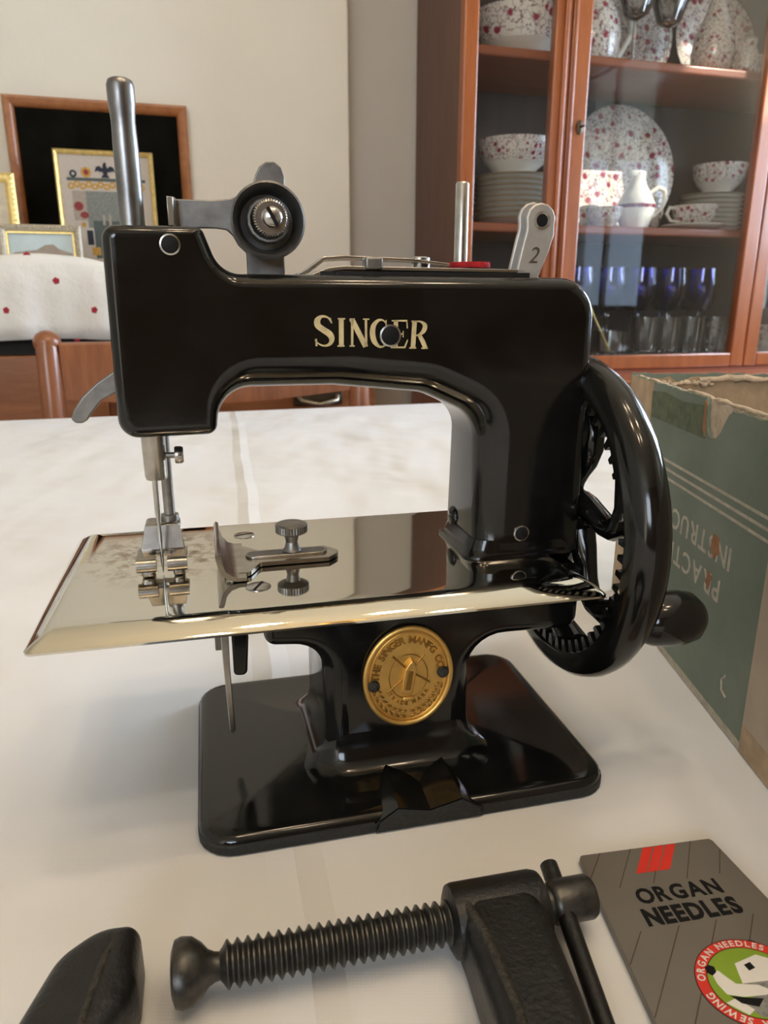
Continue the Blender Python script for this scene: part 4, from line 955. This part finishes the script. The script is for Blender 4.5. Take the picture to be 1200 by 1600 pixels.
for a in (-96, -86, -64): motif(rc(a, a + 4, 255, 272), 'candle_motif', 'thread_tan', .8)
t_, w, h = frame_thing('landscape_picture', 'small landscape in an ornate silver and gold frame on the runner', -252, -127, 186, 247, 1362, 12, 12, 'silver_gilt', 3.0, 'cream_mat')
MB().box(-w + 13, w - 13, 6.6, 7.4, 12, h - 14).build('painting', 'painted_sky', t_)
MB().prism([(-w + 16, 14), (-w + 22, 18), (-8, 22), (6, 30), (18, 31), (26, 24), (w - 16, 17), (w - 16, 14)], 6.5, 6.2, 'xz').build('painted_hill', 'painted_hill', t_, smooth=0)
for i in range(22):
    x = -w + 4 + i * (2 * w - 8) / 21; MB().ball((x, 1.0, h - 4), 2.6, 8, 5, (1, .8, .9)).build('frame_bead', 'silver_gilt', t_, smooth=60)
for i in range(9): MB().ball((w - 4, 1.0, h - 8 - i * 6.0), 2.6, 8, 5, (.9, .8, 1)).build('frame_bead', 'silver_gilt', t_, smooth=60)
inb = MB(); ww, hh = w - 11, h - 11
inb.box(-ww, ww, 3, 6, hh - 3, hh).box(-ww, -ww + 3, 3, 6, 8, hh).box(ww - 3, ww, 3, 6, 8, hh).build('inner_frame', 'gilt', t_)
t_, w, h = frame_thing('gold_picture', 'gold frame with notched beading standing left of the black frame', -360, -224, 186, 328, 1402, 15, 10, 'gilt', 2.0, 'cream_mat')
for i in range(16):
    MB().box(w - 7, w - 2, -1.2, 3.5, h - 10 - i * 8, h - 6 - i * 8).build('notch', 'gilt', t_, bevel=.8)

# ------------------------------------------------------------------ china cabinet
CB = 1300
cb = rthing('china_cabinet', 'tall cherry wood china cabinet with glazed doors standing in the wall recess', 'cabinet', 940, 1430, z0)
def kpart(mb, name, mat, parent=None, **k): mb.xf(lambda p: (p[0] - 940, p[1] - 1430, p[2] - z0)); return mb.build(name, mat, parent or cb, **k)
A0, A1, ZT = 512, 1368, 1150
kpart(MB().box(A0 + 4, A0 + 22, CB + 20, 1562, 0, ZT), 'side_panel', 'cherry_shaded')
kpart(MB().box(A1 - 22, A1 - 4, CB + 20, 1562, 0, ZT), 'side_panel', 'cherry_shaded')
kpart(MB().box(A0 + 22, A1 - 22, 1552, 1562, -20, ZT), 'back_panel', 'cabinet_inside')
kpart(MB().box(A0 - 10, A1 + 10, CB - 14, 1566, ZT, ZT + 40), 'cornice', 'cherry', bevel=8)
kpart(MB().box(A0 + 4, A1 - 4, CB + 6, 1562, -16, 12), 'bottom_board', 'shelf_wood')
kpart(MB().box(A0 - 10, A1 + 10, CB - 90, 1562, -40, -16), 'counter', 'cherry', bevel=5)
kpart(MB().box(A0, A1, CB - 80, 1562, z0 + 60, -40), 'lower_cupboard', 'cherry', bevel=2)
kpart(MB().box(A0 + 10, A1 - 10, CB - 60, 1555, z0, z0 + 62), 'plinth', 'cherry')
SHU, SHM = 552, 266
for z in (SHU, SHM, 850): kpart(MB().box(A0 + 23, A1 - 23, CB + 26, 1550, z - 16, z), 'shelf', 'shelf_wood', bevel=4)
# face frame and doors
def cdoor(a0, a1, wl, wr, name='glazed_door'):
    d = kpart(MB().box(a0, a0 + wl, CB, CB + 20, -6, ZT), name, 'cherry', bevel=3)
    kpart(MB().box(a1 - wr, a1, CB, CB + 20, -6, ZT), 'stile', 'cherry', d, bevel=3)
    kpart(MB().box(a0 + wl - .5, a1 - wr + .5, CB, CB + 19, -6, 22), 'bottom_rail', 'cherry', d, bevel=3)
    kpart(MB().box(a0 + wl - .5, a1 - wr + .5, CB, CB + 19, ZT - 40, ZT), 'top_rail', 'cherry', d, bevel=3)
    kpart(MB().box(a0 + wl - 1, a1 - wr + 1, CB + 8, CB + 10.5, 21, ZT - 39), 'pane', 'pane_glass', d)
    return d
d1 = cdoor(A0, 712, 27, 31)
d2 = cdoor(714, 1163, 38, 33)
d3 = cdoor(1165, A1, 32, 27)
kpart(MB().box(696, 705, CB - 5, CB + 1, -6, ZT), 'moulding', 'cherry', d1, bevel=2.5)
kpart(MB().box(716, 722, CB - 5, CB + 1, -6, ZT), 'moulding', 'cherry', d2, bevel=2.5)
lk = kpart(MB().lathe([(9, CB + 1), (9, CB - 2), (5, CB - 4), (0.02, CB - 4)], 16, (739, 0, 427), 'y', True, True, (0.8, 1.35)), 'lock_plate', 'old_metal', d2, smooth=60)
kpart(MB().lathe([(2.2, CB - 2), (2.2, CB - 16), (0.02, CB - 16)], 10, (739, 0, 427), 'y'), 'key', 'old_metal', d2)

# ------------------------------------------------------------------ china and glass
def one(mb, name, mat, a, b_, z, label, cat, group=None, smooth=50, sub=None):
    o = mb.build(name, mat, None, smooth=smooth, loc=RW(a, b_, z), rot=(0, 0, RYAW)); tag(o, label, cat, group); return o
def plate_prof(r_, h=16, t_=2.6): return [(0.02, 0.2), (r_ * .55, 0), (r_ * .58, 2), (r_ * .72, 4), (r_ * .99, h - 1), (r_, h), (r_ * .985, h + 1.2), (r_ * .70, 4 + t_), (r_ * .58, 2.5 + t_), (0.02, 2.2 + t_)]
ORD = ['lowest', 'second', 'third', 'fourth', 'fifth', 'sixth', 'seventh', 'eighth', 'ninth', 'tenth']
def stack(a, b_, z, n, dz, r_, lab, grp):
    me = MB().lathe(plate_prof(r_), 44).mesh('dinner_plate', 'china', 50)
    ed = MB().lathe([(r_ - .5, 13.6), (r_ + .4, 15), (r_ + .5, 16.4), (r_ - .6, 17.4)], 44, (0, 0, 0), 'z', False, False).mesh('plate_edge', 'china_edge', 50)
    for k in range(n):
        o = bpy.data.objects.new('dinner_plate', me); C.objects.link(o); o.location = RW(a, b_, z + k * dz); o.rotation_euler = (0, 0, RYAW)
        tag(o, 'cream dinner plate, ' + (ORD[k] + ('' if k == 0 else ' from the shelf') if k < n - 1 else 'topmost') + ', in the stack ' + lab, 'plate', grp)
        e = bpy.data.objects.new('gilt_edge', ed); C.objects.link(e); e.parent = o
stack(676, 1432, SHM + 0.4, 9, 9.6, 76, 'under the wide flowered bowl', 'dinner plates stacked behind the narrow door')
def bowl_prof(r_, h): return [(0.02, .5), (r_ * .5, 0), (r_ * .52, 4), (r_ * .8, h * .35), (r_ * .96, h * .75), (r_, h), (r_ * .97, h), (r_ * .92, h * .75), (r_ * .76, h * .38), (r_ * .45, 7), (0.02, 6)]
def bowl(a, b_, z, r_, h, label, mat='floral_china_fine', group=None):
    o = one(MB().lathe([(0.02, .5), (r_ * .5, 0), (r_ * .52, 4), (r_ * .8, h * .35)], 40, cap1=False), 'bowl', 'china', a, b_, z, label, 'bowl', group)
    MB().lathe([(r_ * .8, h * .35), (r_ * .93, h * .6), (r_, h), (r_ * .97, h), (r_ * .90, h * .6), (r_ * .76, h * .38), (r_ * .45, 7), (0.02, 6)], 40, cap0=False).build('flowered_band', mat, o, smooth=50)
    return o
bowl(676, 1432, SHM + 97.5, 75, 60, 'wide flowered bowl on top of the tall plate stack')
stack(1183, 1482, SHM + 0.4, 8, 9.6, 65, 'under the small flowered bowl', 'dinner plates stacked beside the teacup')
bowl(1196, 1482, SHM + 88, 58, 58, 'small flowered bowl on the plate stack beside the teacup')
# standing platter and square dish
pm = MB().lathe([(0.02, 4), (60, 4), (70, 7), (128, 17), (130, 18.5), (127, 20), (70, 11), (0.02, 9)], 56)
pt_ = pm.build('round_platter', 'floral_china', None, smooth=50, loc=RW(965, 1524, SHM + 130), rot=(rad(-90 + 180 - 9), 0, RYAW))
tag(pt_, 'large round flowered platter leaning upright at the back of the cabinet', 'platter')
sq = MB(); rr = []
for ins, zz in ((0, 0), (0, 4), (6, 7), (14, 5)): rr.append([(x, y, zz) for x, y in rrect(-76 + ins, 76 - ins, -62 + ins, 62 - ins, 14, 5)])
sq.rings(rr)
so_ = sq.build('square_dish', 'floral_china', None, smooth=40, loc=RW(904, 1465, SHM + 63), rot=(rad(90 - 10), 0, RYAW))
tag(so_, 'square flowered dish standing upright in front of the round platter', 'dish')
lowb = bowl(862, 1396, SHM + .4, 36, 40, 'low flowered bowl in front of the square dish')
# milk jug with maroon band
jg = rthing('milk_jug', 'grey white milk jug with maroon band and looped handle', 'jug', 931, 1392, SHM + 0.3)
MB().lathe([(0.02, 0), (26, 0), (27, 4), (33, 18), (38, 36), (37, 50), (28, 68), (17, 86), (14, 98), (15, 108), (13.5, 108), (12, 98), (14, 86)], 32).build('body', 'candlestick_white', jg, smooth=60)
MB().lathe([(38.3, 40), (38.6, 43), (37.9, 47)], 32, cap0=False, cap1=False).build('band', 'maroon_band', jg, smooth=60)
MB().tube([(30, 0, 70), (48, -2, 82), (62, -3, 76), (66, -3, 58), (58, -2, 40), (44, 0, 28), (34, 0, 22)], [4, 5, 5, 4.6, 4.4, 4.2, 4], 10, (1, 1), (0, 1, 0)).build('handle', 'china', jg, smooth=60)
MB().lathe([(13, 100), (15.5, 106), (15, 110), (13.4, 110)], 24, (-6, 0, 0), 'z', False, False, (1.35, .8)).build('spout', 'candlestick_white', jg, smooth=60)
cr = rthing('cream_pitcher', 'little flowered cream pitcher behind the banded milk jug', 'pitcher', 1006, 1450, SHM + 0.3)
MB().lathe([(0.02, 0), (14, 0), (20, 14), (22, 30), (16, 48), (14, 60), (17, 70), (16, 70), (12, 60), (14, 48)], 30).build('body', 'floral_china_fine', cr, smooth=60)
MB().tube([(15, 0, 60), (28, 0, 58), (31, 0, 40), (21, 0, 20)], [2, 2.6, 2.6, 2], 10, (1, 1), (0, 1, 0)).build('handle', 'china', cr, smooth=60)
def teacup(a, b_, z, label, r_=52, h=44, saucer=True, hs=1, rot=0):
    if saucer:
        o = one(MB().lathe(plate_prof(r_ * 1.4, 11), 40), 'saucer', 'china', a, b_, z, 'saucer under the ' + label, 'saucer'); z += 7.5
    c_ = rthing('teacup', label, 'teacup', a, b_, z, None, rot)
    MB().lathe([(0.02, 0), (r_ * .45, 0), (r_ * .46, 4), (r_ * .66, 8), (r_ * .86, h * .5), (r_, h), (r_ * .97, h), (r_ * .82, h * .5), (r_ * .6, 11), (0.02, 8)], 36).build('bowl', 'floral_china_fine', c_, smooth=60)
    MB().tube([(hs * r_ * .9, 0, h * .85), (hs * r_ * 1.3, 0, h * .9), (hs * r_ * 1.42, 0, h * .6), (hs * r_ * 1.2, 0, h * .3), (hs * r_ * .75, 0, h * .25)], [3, 3.6, 3.6, 3.4, 3], 8, (1, 1), (0, 1, 0)).build('handle', 'china', c_, smooth=60)
    return c_
teacup(1074, 1394, SHM + 0.3, 'flowered teacup beside the milk jug', 47, 42, True, -1)
teacup(1228, 1452, 12.3, 'flowered teacup among the crystal on the cabinet floor', 34, 60, True, -1)
teacup(1296, 1380, 12.3, 'flowered teacup behind the second narrow door', 32, 55, True, 1)
# upper shelf
ub = bowl(668, 1420, SHU + 0.3, 92, 78, 'large flowered serving bowl on the upper shelf behind the narrow door', 'floral_china')
tp_ = rthing('flowered_teapot', 'tall flowered pot on the upper shelf beside the door stile', 'pot', 828, 1440, SHU + 0.3)
MB().lathe([(0.02, 0), (40, 0), (54, 20), (58, 60), (52, 100), (36, 126), (38, 140), (20, 152), (6, 156), (0.02, 160)], 34).build('body', 'floral_china', tp_, smooth=60)
MB().tube([(50, 0, 112), (82, 0, 112), (90, 0, 76), (66, 0, 36), (54, 0, 34)], [5, 6, 6, 5, 5], 10, (1, 1), (0, 1, 0)).build('handle', 'china', tp_, smooth=60)
def stand_plate(a, b_, z, r_, label, lean=9):
    o = MB().lathe([(0.02, 4), (r_ * .5, 4), (r_ * .56, 7), (r_ * .985, 15), (r_, 16.5), (r_ * .97, 18), (r_ * .56, 11), (0.02, 9)], 48).build('display_plate', 'floral_china', None, smooth=50, loc=RW(a, b_, z + r_ * math.cos(rad(lean)) + 1.0), rot=(rad(90 - lean), 0, RYAW))
    tag(o, label, 'plate'); return o
stand_plate(955, 1526, SHU, 106, 'flowered display plate leaning behind the crystal goblets')
stand_plate(1166, 1520, SHU, 100, 'flowered display plate leaning behind the gourd shaped cruet')
stand_plate(1306, 1526, SHU, 36, 'flowered display plate leaning in the shadowed right corner')
def goblet_mesh(mb, r_, h, stem, foot):
    return mb.lathe([(0.02, 0), (foot, 0), (foot, 1.5), (foot * .35, 5), (3.4, 10), (3.0, stem * .6), (4.4, stem * .8), (3.2, stem), (r_ * .6, stem + 8), (r_ * .95, stem + (h - stem) * .4), (r_, stem + (h - stem) * .7), (r_ * .92, h), (r_ * .89, h), (r_ * .96, stem + (h - stem) * .7), (r_ * .9, stem + (h - stem) * .42), (r_ * .5, stem + 11), (0.02, stem + 6)], 24)
for a, b_, nm in ((900, 1400, 'clear crystal goblet on the upper shelf next to the flowered pot'), (985, 1418, 'clear crystal goblet on the upper shelf beside the gourd shaped cruet')):
    one(goblet_mesh(MB(), 36, 190, 86, 34), 'crystal_goblet', 'clear_crystal', a, b_, SHU + 0.3, nm, 'glass')
gc = rthing('gourd_cruet', 'cream gourd shaped cruet with painted sprigs on the upper shelf', 'cruet', 1080, 1400, SHU + 0.3)
MB().lathe([(0.02, 0), (26, 0), (38, 20), (42, 46), (36, 76), (24, 104), (18, 122), (16, 134), (6, 142), (0.02, 143)], 28).build('body', 'floral_china_fine', gc, smooth=60)
sc_ = rthing('salt_shaker', 'small flowered shaker in front of the gourd shaped cruet', 'shaker', 1124, 1352, SHU + 0.3)
MB().lathe([(0.02, 0), (18, 0), (22, 14), (19, 34), (13, 48), (16, 58), (8, 66), (0.02, 68)], 20).build('body', 'floral_china_fine', sc_, smooth=60)
sc2 = rthing('salt_shaker', 'squat flowered shaker at the end of the upper shelf', 'shaker', 1160, 1368, SHU + 0.3)
MB().lathe([(0.02, 0), (22, 0), (26, 16), (22, 30), (12, 38), (0.02, 40)], 20).build('body', 'floral_china_fine', sc2, smooth=60)
# cabinet floor: blue goblets and cut crystal
bz = 12.3
gm = goblet_mesh(MB(), 34, 182, 86, 32)
bowl_cut = MB().lathe([(0.02, 92), (17, 94), (33, 124), (34.6, 152), (31.5, 182.4), (30, 182.4), (33, 152), (31, 125), (15, 97), (0.02, 96)], 24)
stem_cut = MB().lathe([(0.02, 0), (32, 0), (32, 1.6), (12, 5), (4.5, 12), (4, 50), (6.5, 66), (4.2, 80), (6, 90), (0.02, 92)], 16)
bm_, sm2 = bowl_cut.mesh('blue_bowl', 'blue_crystal', 40), stem_cut.mesh('stem', 'clear_crystal', 20)
for row, b_, aa in (('front', 1432, (836, 912, 988, 1064, 1142)), ('back', 1511, (874, 950, 1026, 1103, 1180))):
    for k, a in enumerate(aa):
        g = rthing('wine_glass', 'cobalt blue wine glass, %s from the brass spoon in the %s row' % ((['first'] + ORD[1:])[k], row), 'glass', a, b_, bz, 'blue wine glasses on the cabinet floor')
        for nm, me in (('bowl', bm_), ('stem', sm2)):
            o = bpy.data.objects.new(nm, me); C.objects.link(o); o.parent = g
def tumbler(r_, h, fl_=0.12):
    rr = []
    for q, z in ((.88, 0), (.9, 4), (.93, h * .5), (1, h), (.93, h), (.84, h * .5), (.78, 10), (.02, 9)):
        rr.append([(r_ * q * (1 + (fl_ if i % 2 else 0) * (q > .86) * (z < h * .8)) * math.cos(2 * PI * i / 28), r_ * q * (1 + (fl_ if i % 2 else 0) * (q > .86) * (z < h * .8)) * math.sin(2 * PI * i / 28), z) for i in range(28)])
    return MB().rings(rr)
tm = tumbler(27, 82).mesh('tumbler', 'clear_crystal', 20)
for k, (a, b_) in enumerate(((956, 1358), (1012, 1360), (1068, 1358), (1130, 1360))):
    o = bpy.data.objects.new('crystal_tumbler', tm); C.objects.link(o); o.location = RW(a, b_, bz); o.rotation_euler = (0, 0, RYAW); tag(o, 'short cut crystal tumbler, %s from the low crystal pot' % (['first'] + ORD[1:])[k], 'glass', 'crystal tumblers')
one(tumbler(36, 54), 'crystal_mustard_pot', 'clear_crystal', 880, 1364, bz, 'low crystal pot with a brass spoon on the cabinet floor', 'pot')
tag(MB().tube([(-4, 0, 14), (-30, 0, 60), (-58, -4, 104)], [5, 1.8, 2.2], 8).build('condiment_spoon', 'gilt', None, smooth=60, loc=RW(882, 1364, bz), rot=(0, 0, RYAW)), 'thin brass spoon leaning out of the low crystal pot', 'spoon')

# ------------------------------------------------------------------ chandelier over the table, behind the camera
cha = rthing('chandelier', 'brass chandelier with candle bulbs hanging over the table', 'chandelier', 150, -120, 900)
MB().tube([(0, 0, 0), (0, 0, 840)], 5, 10).build('stem', 'brass', cha, smooth=60)
MB().ball((0, 0, 0), 45, 16, 10).build('body', 'brass', cha, smooth=60)
for k in range(6):
    a = 2 * PI * k / 6; r_ = 230
    MB().tube([(0, 0, 0), (90 * math.cos(a), 90 * math.sin(a), -50), (190 * math.cos(a), 190 * math.sin(a), -40), (r_ * math.cos(a), r_ * math.sin(a), 20)], 6, 8).build('arm', 'brass', cha, smooth=60)
    MB().ball((r_ * math.cos(a), r_ * math.sin(a), 60), 14, 12, 8, (1, 1, 2.0)).build('bulb', 'bulb_glow', cha, smooth=60)
    ld = bpy.data.lights.new('bulb_light', 'POINT'); ld.energy = 2.0; ld.color = (1.0, 0.80, 0.58); ld.shadow_soft_size = 0.03
    lo = bpy.data.objects.new('bulb_light', ld); C.objects.link(lo); lo.parent = cha; lo.location = (r_ * math.cos(a) * S, r_ * math.sin(a) * S, 0.100)

# ------------------------------------------------------------------ tree in the garden, seen only as a reflection in the cabinet glass
tr = rthing('garden_tree', 'leafy green tree outside the window', 'tree', 3300, -900, z0)
MB().tube([(0, 0, 0), (30, 20, 700), (0, 60, 1500)], [110, 90, 60], 10).build('trunk', 'bark', tr, smooth=60)
lf = MB()
for k in range(900):
    th_, ph_, r_ = random.uniform(0, 2 * PI), random.uniform(-1, 1), 800 * random.uniform(.5, 1) 
    q = math.sqrt(1 - ph_ ** 2); c_ = (r_ * q * math.cos(th_), r_ * q * math.sin(th_), 1750 + r_ * ph_ * .8)
    d = Vector((random.uniform(-1, 1), random.uniform(-1, 1), random.uniform(-1, 1))).normalized() * 90; e = d.orthogonal().normalized() * 45
    c_ = Vector(c_); lf.add([c_ - d, c_ + e, c_ + d, c_ - e], [(0, 1, 2, 3)])
lf.build('foliage', 'leaf', tr, 0, kind='stuff', normals=False)
